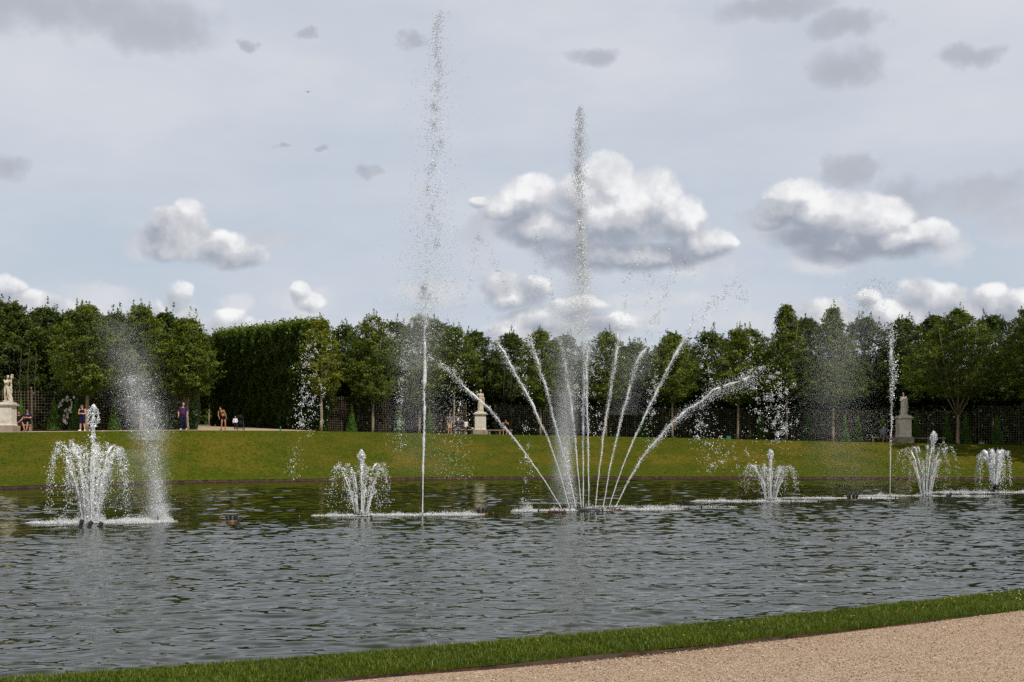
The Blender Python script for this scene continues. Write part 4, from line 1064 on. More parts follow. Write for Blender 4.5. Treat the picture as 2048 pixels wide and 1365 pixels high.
# ---- the tallest jet
def px3(px, py, base): # photo pixel on the vertical plane through the nozzle, in the nozzle's space
    q = at(px, py, base.y); return (q.x - base.x, 0.0, q.z - base.z)
base = on_water(845, 1031); base.z = 0; sc = base.y / FPX
root = empty('tall_jet_fountain', base); tag(root, 'tallest jet, a thin straight rope of water breaking up high in the sky', 'fountain')
MB().tube([(0, 0, -.05), (0, 0, .10)], [.03, .02], 8).build('nozzle', M['iron'], root)
MB().tube([(.32, 0, -.05), (.32, 0, .08)], [.02, .02], 6).build('nozzle', M['iron'], root)
rope('water_jet', [px3(845, 1028, base), px3(847, 900, base), px3(849, 780, base), px3(850, 690, base), px3(850, 640, base)], .020, .036, root, M['foam'], (.80, 1.5), 700, (.005, .05), (.006, .014), .04)
def column(pts, n, rad, mat, name, parent, base, dy=.35, clumps=0, jag=.35):
    if name == 'fine_mist': n = int(n * 10); rad = (rad[0] * .29, rad[1] * .34)
    """pts: (px, py, half width px, weight) down the column"""
    w = np.array([p_[3] for p_ in pts]); py = np.array([p_[1] for p_ in pts]); seg = np.abs(np.diff(py)) * (w[1:] + w[:-1]) / 2; cum = np.r_[0, np.cumsum(seg)]
    t = np.interp(rng.uniform(0, cum[-1], n), cum, np.arange(len(pts))); i = np.arange(len(pts))
    cx = np.interp(t, i, [p_[0] for p_ in pts]); cy = np.interp(t, i, py); hw = np.interp(t, i, [p_[2] for p_ in pts])
    if clumps:
        kc = np.sort(rng.uniform(0, len(pts) - 1, clumps)); j = np.searchsorted(kc, t) % clumps; m_ = rng.uniform(0, 1, n) < .55
        offx = rng.normal(0, .45, clumps); cy = np.where(m_, np.interp(kc[j], i, py) + rng.normal(0, 5, n), cy); cxx = np.interp(kc[j], i, [p_[0] for p_ in pts]) + offx[j] * hw; cx = np.where(m_, cxx + rng.normal(0, 3.5, n), cx + rng.normal(0, 1, n) * hw)
    else: cx = cx + rng.normal(0, 1, n) * hw
    x = (cx - 1024) * base.y / FPX - base.x; z = CAMZ - (cy - HOR) * base.y / FPX
    C = keep_above(np.stack([x, rng.normal(0, dy, n), z], 1))
    if name == 'fine_mist': return fine(name, C, rng.uniform(rad[0], rad[1], n), mat, parent)
    return drops(name, C, rng.uniform(rad[0], rad[1], n), mat, parent, jag=jag)
CT = [(880, 26, 3, 1.2), (874, 50, 7, 1.3), (875, 100, 9, 1.3), (876, 150, 12, 1.3), (872, 220, 14, 1.2), (872, 290, 17, 1.3), (868, 350, 19, .9), (866, 430, 24, 1.0), (862, 520, 26, 1.2), (858, 600, 28, 1.3)]
column(CT, 3600, (.008, .021), M['drop'], 'upper_drops', root, base, .2, clumps=46)
column([(872, 120, 26, .6), (868, 260, 30, .8), (862, 430, 34, 1), (860, 600, 36, 1.3), (862, 700, 38, 1.0)], 1700, (.008, .019), M['drop'], 'scattered_drops', root, base, .4)
column([(858, 560, 24, .7), (854, 610, 20, 1.6), (851, 650, 10, 1.6)], 1500, (.006, .014), M['foam'], 'upper_drops', root, base, .2, clumps=20)
column([(866, 380, 24, .4), (858, 520, 30, 1.0), (850, 600, 34, 1.6), (838, 660, 26, 2.0), (832, 740, 24, 1.3), (830, 860, 32, .5), (850, 950, 40, .2)], 15000, (.0045, .0085), M['foam'], 'fine_mist', root, base, .8)['kind'] = 'stuff'
column([(812, 690, 10, 1), (806, 760, 7, 1), (800, 830, 8, .7), (795, 900, 12, .5)], 500, (.008, .016), M['foam'], 'falling_drops', root, base, .3, clumps=16)
column([(905, 720, 14, .4), (905, 800, 26, .7), (910, 900, 24, 1.0), (908, 960, 22, .3)], 700, (.007, .014), M['foam'], 'falling_drops', root, base, .5)
splash(root, -.1, 0, .9, .4, 900, .06); splash(root, .95, .1, .95, .45, 2600, .09); splash(root, -1.0, 0, .8, .3, 700, .04)

# ---- the fan with its central plume
base = on_water(1170, 1022); base.z = 0; sc = base.y / FPX
root = empty('fan_fountain', base); tag(root, 'great fan of ten thin jets with a high misty plume in the middle', 'fountain')
MB().lathe([(.12, -.06), (.40, -.05), (.46, .0), (.40, .06), (.2, .08), (.05, .09)], (.12, 0, 0), 18).build('float', M['iron'], root, True)
FAN = [
 [(1126, 1022), (1090, 962), (1040, 893), (982, 822), (938, 780), (905, 745), (880, 728)],
 [(1140, 1023), (1118, 940), (1092, 868), (1060, 800), (1030, 745), (1002, 695), (985, 665)],
 [(1153, 1022), (1136, 940), (1118, 880), (1098, 800), (1082, 745), (1064, 690), (1056, 662)],
 [(1164, 1020), (1156, 930), (1147, 840), (1136, 760), (1127, 700), (1120, 665)],
 [(1168, 1019), (1168, 930), (1169, 830), (1170, 750), (1170, 684)],
 [(1179, 1020), (1178, 930), (1176, 830), (1174, 750), (1175, 684)],
 [(1191, 1021), (1199, 940), (1209, 860), (1222, 780), (1233, 710), (1240, 664)],
 [(1205, 1022), (1219, 940), (1237, 860), (1256, 785), (1275, 720), (1290, 694)],
 [(1217, 1021), (1245, 935), (1277, 860), (1313, 785), (1345, 720), (1385, 655)],
 [(1231, 1020), (1262, 955), (1300, 898), (1345, 848), (1400, 803), (1455, 770), (1520, 738)],
]
for k, P_ in enumerate(FAN):
    b0 = on_water(*P_[0]); yy = (b0.y - base.y) * .5
    pts = [(lambda q: (q[0], yy, q[2]))(px3(a, b, base)) for a, b in P_]
    thick = (.013, .024) if k not in (9, 4) else (.015, .030)
    rope('water_jet', pts, thick[0], thick[1], root, M['foam'], (.38, 1.22), 1700 if k not in (9,) else 3600, (.005, .060 if k != 9 else .15), (.005, .014), .04)
    MB().tube([(pts[0][0], yy, -.06), (pts[0][0] + (pts[1][0] - pts[0][0]) * .04, yy, .10)], [.03, .020], 8).build('nozzle', M['iron'], root)
# high plume
column([(1161, 214, 3, 1.6), (1160, 235, 6, 2.0), (1160, 260, 9, 2.2), (1160, 300, 8, 1.8), (1160, 360, 9, 1.4), (1158, 430, 10, 1.2)], 2600, (.009, .022), M['drop'], 'plume', root, base, .15, clumps=26)
column([(1162, 440, 3, .6), (1163, 480, 5, 2.4), (1165, 530, 7, 1.8), (1166, 570, 8, .8)], 1500, (.010, .022), M['foam'], 'plume', root, base, .1)
column([(1166, 540, 9, 1.4), (1166, 600, 11, 1.3), (1167, 650, 9, 1.3), (1170, 700, 5, 1.2)], 2600, (.006, .014), M['foam'], 'plume', root, base, .15)
column([(1160, 270, 10, .7), (1156, 360, 12, 1.1), (1158, 450, 15, 1.0), (1156, 540, 17, 1.6), (1155, 600, 22, 2.6), (1152, 670, 24, 2.6), (1152, 720, 22, 1.2)], 17000, (.005, .0095), M['foam'], 'fine_mist', root, base, .35)['kind'] = 'stuff'
column([(1150, 640, 24, .8), (1140, 720, 20, 1.0), (1133, 780, 14, 2.6), (1130, 850, 13, 2.6), (1128, 905, 10, 2.8), (1126, 960, 12, 1.8), (1135, 1010, 20, 1.2)], 15000, (.005, .0095), M['foam'], 'fine_mist', root, base, .5)['kind'] = 'stuff'
column([(1130, 895, 3, 1), (1134, 930, 5, 3), (1140, 990, 6, 2), (1146, 1018, 7, 1)], 1500, (.006, .013), M['foam'], 'spray', root, base, .15)['kind'] = 'stuff'
column([(1275, 640, 24, .5), (1278, 700, 24, 1.2), (1262, 760, 22, .8), (1250, 830, 20, .4)], 4200, (.0045, .008), M['foam'], 'fine_mist', root, base, .5)['kind'] = 'stuff'
# tips of the jets: strings of drops that turn over and fall
TIPS = [  # (polyline px), half width, count, material
 ([(905, 745), (870, 722), (835, 700), (800, 682), (755, 652), (725, 640)], 5, 560, 'foam', 16),
 ([(735, 640), (690, 648), (650, 690), (612, 710)], 9, 120, 'foam', 12),
 ([(616, 690), (606, 760), (603, 800), (598, 858)], 11, 520, 'foam', 22),
 ([(640, 760), (628, 800), (615, 860)], 13, 260, 'foam', 18),
 ([(598, 900), (590, 935), (584, 950)], 9, 60, 'foam', 8),
 ([(985, 665), (970, 600), (955, 520), (955, 470)], 4, 90, 'drop', 12),
 ([(940, 570), (948, 510), (957, 468), (978, 500), (1002, 550), (1020, 610), (1038, 650)], 4, 330, 'drop', 30),
 ([(922, 620), (930, 590), (940, 560)], 5, 60, 'drop', 8),
 ([(919, 668), (921, 700), (922, 730), (925, 760), (920, 810), (916, 840)], 4, 150, 'foam', 14),
 ([(1072, 600), (1070, 530), (1073, 466), (1086, 500), (1098, 560), (1108, 620)], 4, 300, 'drop', 26),
 ([(1056, 662), (1062, 690), (1052, 720), (1050, 760), (1052, 800)], 6, 160, 'foam', 14),
 ([(1240, 664), (1252, 600), (1262, 540), (1283, 486), (1292, 500), (1296, 560)], 6, 320, 'drop', 24),
 ([(1290, 694), (1312, 640), (1330, 590), (1350, 540), (1368, 505), (1394, 560)], 6, 420, 'drop', 26),
 ([(1385, 655), (1420, 612), (1450, 585), (1474, 566), (1492, 600)], 9, 520, 'drop', 30),
 ([(1290, 600), (1330, 560), (1362, 520)], 16, 120, 'drop', 20),
 ([(1520, 738), (1545, 745), (1560, 770), (1566, 820), (1568, 876)], 12, 700, 'foam', 26),
 ([(1500, 745), (1530, 800), (1545, 850), (1560, 880)], 22, 900, 'foam', 26),
 ([(1500, 660), (1508, 690), (1500, 720)], 8, 90, 'foam', 8),
 ([(1408, 680), (1412, 715), (1418, 750), (1412, 780), (1400, 830), (1390, 870)], 8, 320, 'foam', 16),
 ([(1305, 700), (1312, 740), (1306, 790), (1300, 850), (1290, 890)], 7, 300, 'foam', 18),
 ([(1420, 830), (1400, 870), (1430, 900), (1420, 930)], 16, 420, 'foam', 20),
 ([(1060, 830), (1052, 880), (1056, 930), (1052, 1005)], 8, 200, 'foam', 16),
 ([(1190, 700), (1186, 760), (1190, 830), (1200, 880)], 10, 260, 'foam', 20),
 ([(1146, 700), (1150, 760), (1156, 830)], 8, 260, 'foam', 20),
 ([(590, 905), (582, 925), (578, 960)], 8, 50, 'foam', 6),
 ([(1478, 870), (1480, 930), (1500, 960)], 18, 120, 'foam', 10),
]
for (P_, hw, n, mt, cl) in TIPS:
    P3 = spline([px3(a, b, base) for a, b in P_], 60); t = rng.uniform(0, 59, n).astype(int); kc = rng.integers(0, 60, cl); m_ = rng.uniform(0, 1, n) < .6
    off = rng.normal(0, .8, (cl, 3)) * hw * sc; j = rng.integers(0, cl, n)
    C = np.where(m_[:, None], P3[kc[j]] + off[j] + rng.normal(0, 2.3 * sc, (n, 3)), P3[t] + rng.normal(0, 1.1, (n, 3)) * hw * sc)
    drops('turning_drops' if mt == 'drop' else 'falling_drops', keep_above(C), rng.uniform(.007, .019, n) * (1.15 if mt == 'drop' else 1), M[mt], root)
splash(root, -.9, 0, .95, .4, 1700, .05); splash(root, .2, .1, .9, .4, 900, .05); splash(root, 2.1, .8, 1.3, .5, 1300, .035); splash(root, 2.9, 2.5, 2.6, .9, 1000, .025)
splash(root, -2.0, -.6, .45, .3, 1100, .12)

# ---- wind-blown column of spray
base = on_water(319, 1042); base.z = 0; sc = base.y / FPX
root = empty('blown_jet_fountain', base); tag(root, 'wind-blown column of fine spray right of the largest low fountain', 'fountain')
MB().tube([(0, -.2, -.05), (.03, -.2, .06), (0, -.2, .14)], [.03, .035, .02], 8).build('nozzle', M['iron'], root)
BL = [(318, 1036, 10, 2.2), (315, 1010, 10, 1.2), (312, 960, 9, .55), (307, 920, 13, .55), (302, 880, 18, .75), (291, 845, 20, 2.0), (279, 800, 23, 1.2), (268, 750, 23, .9), (252, 700, 27, .5), (238, 650, 28, .28), (232, 610, 26, .12)]
column(BL, 15000, (.0045, .010), M['foam'], 'fine_mist', root, base, .3)['kind'] = 'stuff'
column(BL[:8], 1500, (.009, .017), M['foam'], 'drops', root, base, .2, clumps=40)['kind'] = 'stuff'
column([(262, 900, 26, 1), (280, 960, 34, 1), (270, 1020, 40, .8)], 2600, (.004, .008), M['foam'], 'fine_mist', root, base, .4)['kind'] = 'stuff'
splash(root, 0, 0, .38, .3, 1600, .16); splash(root, -.6, 0, .9, .4, 1400, .05)

# ---- thin straight jet on the right and the mist drifting from it
base = on_water(1780, 997); base.z = 0; sc = base.y / FPX
root = empty('thin_jet_fountain', base); tag(root, 'thin straight jet on the right, left of the robed statue, trailing drifting mist', 'fountain')
MB().tube([(0, 0, -.05), (0, 0, .16)], [.03, .02], 8).build('nozzle', M['iron'], root)
rope('water_jet', [px3(1780, 993, base), px3(1781, 900, base), px3(1783, 820, base), px3(1785, 740, base), px3(1781, 665, base)], .010, .026, root, M['foam'], (.15, 1.25), 900, (.006, .08), (.007, .017), .05)
column([(1782, 640, 6, .6), (1784, 700, 7, 1.4), (1786, 760, 6, 1), (1784, 800, 6, 1.0)], 330, (.012, .034), M['foam'], 'drops', root, base, .1, clumps=26)
column([(1790, 590, 6, .3), (1760, 560, 18, 1.3), (1740, 580, 26, 1.3), (1730, 620, 26, 1.0)], 520, (.012, .026), M['drop'], 'upper_drops', root, base, .4, clumps=20)
column([(1725, 520, 14, .3), (1725, 570, 34, .8), (1715, 620, 38, 1.0), (1770, 680, 18, .2)], 1500, (.008, .013), M['drop'], 'fine_mist', root, base, .6)['kind'] = 'stuff'
column([(1700, 620, 30, .7), (1680, 680, 36, 1.4), (1672, 740, 34, 1.4), (1668, 800, 34, .9), (1670, 870, 36, .7), (1690, 930, 40, .45), (1720, 990, 40, .4)], 9500, (.006, .011), M['foam'], 'fine_mist', root, base, 1.2)['kind'] = 'stuff'
column([(1760, 820, 26, 1), (1740, 880, 34, 1)], 300, (.005, .011), M['foam'], 'drops', root, base, .6)['kind'] = 'stuff'
splash(root, -1.2, -.2, 1.5, .4, 900, .03, rad=(.014, .028)); splash(root, -3.2, -.2, 1.9, .4, 1000, .03, rad=(.014, .028))

# ------------------------------------------------------------------ nozzles and floats in the water
GN = 'crown-shaped nozzle clusters on the water'
def crown(px, py, label, s=1.0):
    b = on_water(px, py); b.z = 0; sc = b.y / FPX; R = 12 * sc * s; root = empty('nozzle_cluster', b); tag(root, label, 'nozzle cluster', GN)
    fr = MB().lathe([(R * .5, -.05), (R, -.03), (R * 1.02, .02), (R * .9, .05), (R * .4, .055)], (0, 0, 0), 18).build('float_ring', M['brass'], root, True)
    for k in range(7):
        a = 6.283 * k / 7 + .3; o = Vector((math.cos(a) * R * .72, math.sin(a) * R * .72, .04)); tip = Vector((math.cos(a) * R * .98, math.sin(a) * R * .98, .04 + 12 * sc * s * rng.uniform(.85, 1.1)))
        MB().tube([o, o.lerp(tip, .5), o.lerp(tip, .55), tip], [R * .17, R * .17, R * .22, R * .15], 8).build('nozzle', M['iron'], fr)
    return root
crown(463, 1044, 'dark nozzle cluster with a brassy float, between the blown spray and the second low fountain')
crown(965, 1029, 'nozzle cluster between the tallest jet and the fan', .95)
crown(1368, 1014, 'nozzle cluster between the fan and the second low fountain from the right side', .95)
crown(1705, 1001, 'nozzle cluster on the pipe left of the thin straight jet', .95)
GP = 'short nozzle posts poking out of the water'
PP = [(477, 1046, 12, 'nozzle post touching the brassy cluster'), (599, 1037, 6, 'lone nozzle post left of the second low fountain'), (743, 1038, 8, 'nozzle post in front of the second low fountain'), (986, 1033, 9, 'nozzle post right of the cluster beside the fan'),
      (1077, 1025, 7, 'nozzle post left of the fan beside a small splash'), (1205, 1025, 9, 'thick nozzle post in front of the right fan jets'), (1283, 1016, 5, 'small nozzle post right of the fan'), (1403, 1018, 8, 'nozzle post right of the cluster that follows the fan'),
      (1457, 1010, 5, 'first of two small posts left of the low fountain beyond the fan'), (1468, 1011, 6, 'second of two small posts left of the low fountain beyond the fan'), (1583, 1010, 7, 'nozzle post just right of the low fountain beyond the fan'), (1637, 1005, 6, 'post at the left end of the thin pipe'),
      (1743, 1004, 8, 'post at the right end of the thin pipe'), (1791, 999, 6, 'post just right of the thin straight jet')]
for (px, py, h, lab) in PP:
    b = on_water(px, py); b.z = 0; sc = b.y / FPX; root = empty('nozzle_post', b); tag(root, lab, 'nozzle', GP)
    MB().tube([(0, 0, -.06), (0, 0, h * sc * .55), (0, 0, h * sc * .6)], [.028, .028, .04], 8).build('pipe', M['iron'], root)
    MB().tube([(0, 0, h * sc * .6), (-.01, 0, h * sc)], [.036, .022], 8).build('tip', M['iron'], root)
GB2 = 'big slanted nozzles'
for (px, py, h, s, lab) in ((160, 1053, 13, 1, 'big slanted nozzle, first in front of the largest low fountain'), (178, 1054, 11, 1, 'big slanted nozzle in the middle in front of the largest low fountain'), (199, 1053, 8, 1, 'smaller slanted nozzle, last in front of the largest low fountain'),
                        (1892, 997, 7, 1, 'small slanted nozzle right of the tilted low fountain'), (1898, 996, 10, 1, 'larger slanted nozzle right of the tilted low fountain')):
    b = on_water(px, py); b.z = 0; sc = b.y / FPX; root = empty('slanted_nozzle', b); tag(root, lab, 'nozzle', GB2)
    q = Vector((5 * sc, 0, h * sc)); MB().tube([(0, 0, -.06), q * .45, q * .5, q], [.045, .05, .065, .05], 10).build('barrel', M['iron'], root, False)
    MB().lathe([(.03, -.05), (.07, -.03), (.07, .02), (.04, .03)], (0, 0, 0), 10).build('foot', M['iron'], root)
for (px, py, w, lab) in ((1114, 1025, 38, 'rust red float half awash left of the fan centre'), (1224, 1022, 40, 'rust red float riding high right of the fan centre')):
    b = on_water(px, py); b.z = 0; sc = b.y / FPX; L = w * sc / 2; root = empty('rusty_float', b); tag(root, lab, 'float', 'rust red floats beside the fan')
    MB().tube([(-L, 0, .0), (-L * .9, 0, .01), (L * .9, 0, .01), (L, 0, .0)], [.02, .045, .045, .02], 12).build('tank', M['rust'], root, True)
    for k in range(4): MB().tube([(L * (-.75 + .5 * k), 0, .05), (L * (-.75 + .5 * k), 0, .09)], [.02, .016], 8).build('nozzle', M['rust'], root)
b = on_water(1690, 1003); b2 = on_water(1640, 1004); b3 = on_water(1745, 1002)
root = empty('floating_pipe', (b.x, b.y, 0)); tag(root, 'thin dark pipe lying at the water surface under the right nozzle cluster', 'pipe')
MB().tube([(b2.x - b.x, b2.y - b.y, .015), (0, 0, .02), (b3.x - b.x, b3.y - b.y, .015)], .02, 6).build('tube', M['iron'], root)

# ------------------------------------------------------------------ figures
def frame(z, x):
    z = Vector(z).normalized(); x = Vector(x); x = (x - z * x.dot(z)).normalized(); y = z.cross(x)
    return Matrix((x, y, z)).transposed()

def mirror(d): return {k: Vector((-v[0], v[1], v[2])) for k, v in d.items()}

STAND = dict(pel=(0, 0, .94), che=(0, 0, 1.27), nek=(0, 0, 1.46), hed=(0, -.015, 1.62),
             shl=(-.185, 0, 1.415), shr=(.185, 0, 1.415), ell=(-.235, .03, 1.13), elr=(.235, .03, 1.13), wrl=(-.245, -.06, .88), wrr=(.245, -.06, .88),
             hil=(-.09, 0, .92), hir=(.09, 0, .92), knl=(-.10, -.02, .50), knr=(.10, -.02, .50), anl=(-.11, .03, .085), anr=(.11, .03, .085),
             tol=(-.135, -.15, .03), tor=(.135, -.15, .03))
SIT = dict(STAND, pel=(0, 0, .56), che=(0, -.04, .89), nek=(0, -.07, 1.07), hed=(0, -.11, 1.23), shl=(-.185, -.06, 1.03), shr=(.185, -.06, 1.03),
           ell=(-.24, -.18, .80), elr=(.24, -.18, .80), wrl=(-.10, -.36, .66), wrr=(.10, -.36, .66), hil=(-.09, 0, .54), hir=(.09, 0, .54),
           knl=(-.14, -.43, .52), knr=(.14, -.43, .52), anl=(-.13, -.46, .085), anr=(.13, -.46, .085), tol=(-.15, -.64, .03), tor=(.15, -.64, .03))

def hand(mb, w, e, curl=.5, side=1, s=1.0):
    """palm, four unequal bent fingers and a side thumb at the wrist w, continuing the forearm from e"""
    w = Vector(w); d = (w - Vector(e)).normalized(); x = d.cross(Vector((0, 1, 0.2))).normalized(); y = x.cross(d)
    R = frame(d, y)                                      # palm is wide along y
    mb.ell(w + d * .050 * s, (.040 * s, .018 * s, .052 * s), R, 10)
    for k, (o, L) in enumerate(((-.028, .068), (-.010, .078), (.010, .074), (.027, .058))):
        b = w + d * .088 * s + y * o * s; m_ = b + (d * math.cos(curl * .6) + x * math.sin(curl * .6) * side) * L * .5 * s
        t = m_ + (d * math.cos(curl * 1.6) + x * math.sin(curl * 1.6) * side) * L * .5 * s
        mb.cap(b, m_, .0105 * s, .0095 * s, 6); mb.cap(m_, t, .0095 * s, .008 * s, 6)
    b = w + d * .030 * s - y * .032 * s; m_ = b + (d * .7 - y * .7) * .038 * s; t = m_ + (d * .95 - y * .1 + x * .3 * side) * .032 * s
    mb.cap(b, m_, .0125 * s, .011 * s, 6); mb.cap(m_, t, .011 * s, .009 * s, 6)

def body_prims(J, w=1.0, female=False, hands=True, bare_feet=True, belly=0.0, curl=.5):
    J = {k: Vector(v) for k, v in J.items()}; mb = MB()
    sx = J['shr'] - J['shl']; hx = J['hir'] - J['hil']
    Rt = frame(J['che'] - J['pel'], sx); Rp = frame(J['che'] - J['pel'], hx)
    mb.ell(J['pel'], (.165 * w, .112 * w, .115), Rp, 14); mb.ell(J['pel'].lerp(J['che'], .45) + Rt @ Vector((0, -.02 - belly * .5, 0)), ((.135 if female else .15) * w, (.098 + belly) * w, .17), Rt, 14)
    mb.ell(J['che'], (.165 * w, .112 * w, .175), Rt, 14); mb.ell(J['che'].lerp(J['nek'], .55), (.155 * w, .085 * w, .075), Rt, 14)
    if female:
        for s in (-1, 1): mb.ell(J['che'] + Rt @ Vector((s * .075, -.085, .02)), (.058, .05, .055), Rt, 10)
    mb.cap(J['che'].lerp(J['nek'], .6), J['nek'].lerp(J['hed'], .45), .062, .050, 10)
    H = J['hed']; Rh = frame(H - J['nek'] + Vector((0, .0, .05)), sx)
    f = Vector(J.get('look', (0, -1, 0))); f = (f - Rh.col[2] * f.dot(Rh.col[2])).normalized(); Rh = Matrix((f.cross(Rh.col[2]) * -1, -f, Rh.col[2])).transposed()
    if Rh.determinant() < 0: Rh = Matrix((-Rh.col[0], Rh.col[1], Rh.col[2])).transposed()
    h = lambda x, y, z: H + Rh @ Vector((x, y, z))
    mb.ell(h(0, .012, .022), (.074, .092, .096), Rh, 14); mb.ell(h(0, -.022, -.045), (.056, .062, .068), Rh, 12)
    mb.cap(h(0, -.085, .010), h(0, -.103, -.022), .010, .014, 8)      # nose
    mb.ell(h(0, -.080, -.056), (.024, .013, .009), Rh, 8); mb.ell(h(0, -.072, -.090), (.022, .018, .016), Rh, 8)   # mouth, chin
    for s in (-1, 1):
        mb.ell(h(s * .076, .008, -.008), (.010, .020, .031), Rh, 8); mb.ell(h(s * .030, -.074, .018), (.018, .012, .010), Rh, 8)
    for s, a in ((-1, 'l'), (1, 'r')):
        S_, E, W = J['sh' + a], J['el' + a], J['wr' + a]
        mb.ell(S_, (.060 * w, .058 * w, .060), None, 10); mb.cap(S_, E, .050 * w, .038 * w, 10); mb.cap(E, E.lerp(W, .35), .038 * w, .038 * w, 10); mb.cap(E.lerp(W, .35), W, .038 * w, .025 * w, 10)
        if hands: hand(mb, W, E, curl, s)
        Hp, K, A, T = J['hi' + a], J['kn' + a], J['an' + a], J['to' + a]
        mb.cap(Hp, Hp.lerp(K, .5), .088 * w, .076 * w, 12); mb.cap(Hp.lerp(K, .5), K, .076 * w, .055 * w, 12)
        back = (A - K).cross(hx).normalized(); back = back if back.y > 0 else -back
        mb.cap(K, K.lerp(A, .32) + back * .014, .053 * w, .056 * w, 12); mb.cap(K.lerp(A, .32) + back * .014, A, .055 * w, .034 * w, 12)
        if bare_feet:
            mb.cap(A + Vector((0, .03, -.045)), T + Vector((0, .03, .0)), .040, .032, 10); mb.ell(T, (.042, .05, .022), None, 10)
    return mb, Rh, h

def hair_mesh(Rh, h, style):
    mb = MB()
    mb.ell(h(0, .020, .040), (.083, .095, .093), Rh, 14)
    if style == 'long':
        mb.ell(h(0, .075, -.03), (.075, .045, .11), Rh, 12); mb.ell(h(0, .08, -.13), (.065, .035, .09), Rh, 10)
    if style == 'bun': mb.ell(h(0, .075, .115), (.042, .042, .040), Rh, 10); mb.ell(h(0, .075, -.01), (.070, .035, .06), Rh, 10)
    if style == 'curly': mb.ell(h(0, .03, .06), (.095, .10, .09), Rh, 12)
    return mb

def trunk_cloth(J, w, belly=0, low=0.0, t=.014, female=False, sleeves=.45, high=True):
    J = {k: Vector(v) for k, v in J.items()}; mb = MB(); sx = J['shr'] - J['shl']; Rt = frame(J['che'] - J['pel'], sx)
    mb.ell(J['pel'].lerp(J['che'], .10 - low), (.165 * w + t, .116 * w + t + belly * .4, .11), Rt, 16)
    mb.ell(J['pel'].lerp(J['che'], .45) + Rt @ Vector((0, -.02 - belly * .5, 0)), (.150 * w + t, (.102 + belly) * w + t, .18), Rt, 16)
    mb.ell(J['che'], (.165 * w + t, .115 * w + t, .172), Rt, 16)
    if high: mb.ell(J['che'].lerp(J['nek'], .52), (.155 * w + t, .085 * w + t, .072), Rt, 14)
    if female:
        for s in (-1, 1): mb.ell(J['che'] + Rt @ Vector((s * .075, -.085, .02)), (.058 + t, .05 + t, .055 + t), Rt, 10)
    if sleeves:
        for a in 'lr':
            S_, E, W = J['sh' + a], J['el' + a], J['wr' + a]
            mb.ell(S_, (.060 * w + t, .058 * w + t, .062), None, 10)
            if sleeves <= 1: mb.cap(S_, S_.lerp(E, sleeves), .052 * w + t, .050 * w + t, 10)
            else: mb.cap(S_, E, .052 * w + t, .042 * w + t, 10); mb.cap(E, E.lerp(W, sleeves - 1), .042 * w + t, .034 * w + t, 10)
    return mb

def leg_cloth(J, w, upto, t=.013, skirt=False):
    """upto: 1 = to the knee, 2 = to the ankle"""
    J = {k: Vector(v) for k, v in J.items()}; mb = MB(); hx = J['hir'] - J['hil']; Rp = frame(J['che'] - J['pel'], hx)
    mb.ell(J['pel'] + Vector((0, 0, .015)), (.168 * w + t, .116 * w + t, .112), Rp, 16)
    for a in 'lr':
        Hp, K, A = J['hi' + a], J['kn' + a], J['an' + a]
        mb.cap(Hp, Hp.lerp(K, min(upto, 1)), .090 * w + t, (.062 if upto < 1.01 else .058) * w + t + (.010 if upto <= 1 else 0), 12)
        if upto > 1: mb.cap(K, K.lerp(A, upto - 1), .060 * w + t, .044 * w + t, 12)
    if skirt:
        a, b = J['hil'].lerp(J['knl'], upto), J['hir'].lerp(J['knr'], upto); mb.cap(a, b, .09, .09, 12); mb.cap(a.lerp(J['hil'], .5), b.lerp(J['hir'], .5), .10, .10, 12)
    return mb

def shoes(J):
    J = {k: Vector(v) for k, v in J.items()}; out_ = []
    for a in 'lr':
        A, T = J['an' + a], J['to' + a]; d = (T - A); mb = MB()
        mb.cap(A + Vector((0, 0, -.03)) - Vector((d.x, d.y, 0)) * .18, T + Vector((0, 0, .012)), .048, .040, 10); mb.ell(A.lerp(T, .1) + Vector((0, 0, .0)), (.046, .05, .045), None, 10)
        out_.append(mb)
    return out_

def cloth_mat(name, col, var=.2): return plain(name, col, .9, .1, var, 9.0)
SK = {k: plain('skin_' + k, c, .55, .3, .08) for k, c in (('fair', (.50, .27, .18)), ('ruddy', (.44, .20, .13)), ('tan', (.36, .17, .09)), ('brown', (.12, .055, .032)))}
HR = {k: plain('hair_' + k, c, .6, .3, .3, 60.0) for k, c in (('black', (.010, .008, .008)), ('brown', (.05, .028, .016)), ('grey', (.22, .20, .18)), ('light', (.20, .12, .06)))}

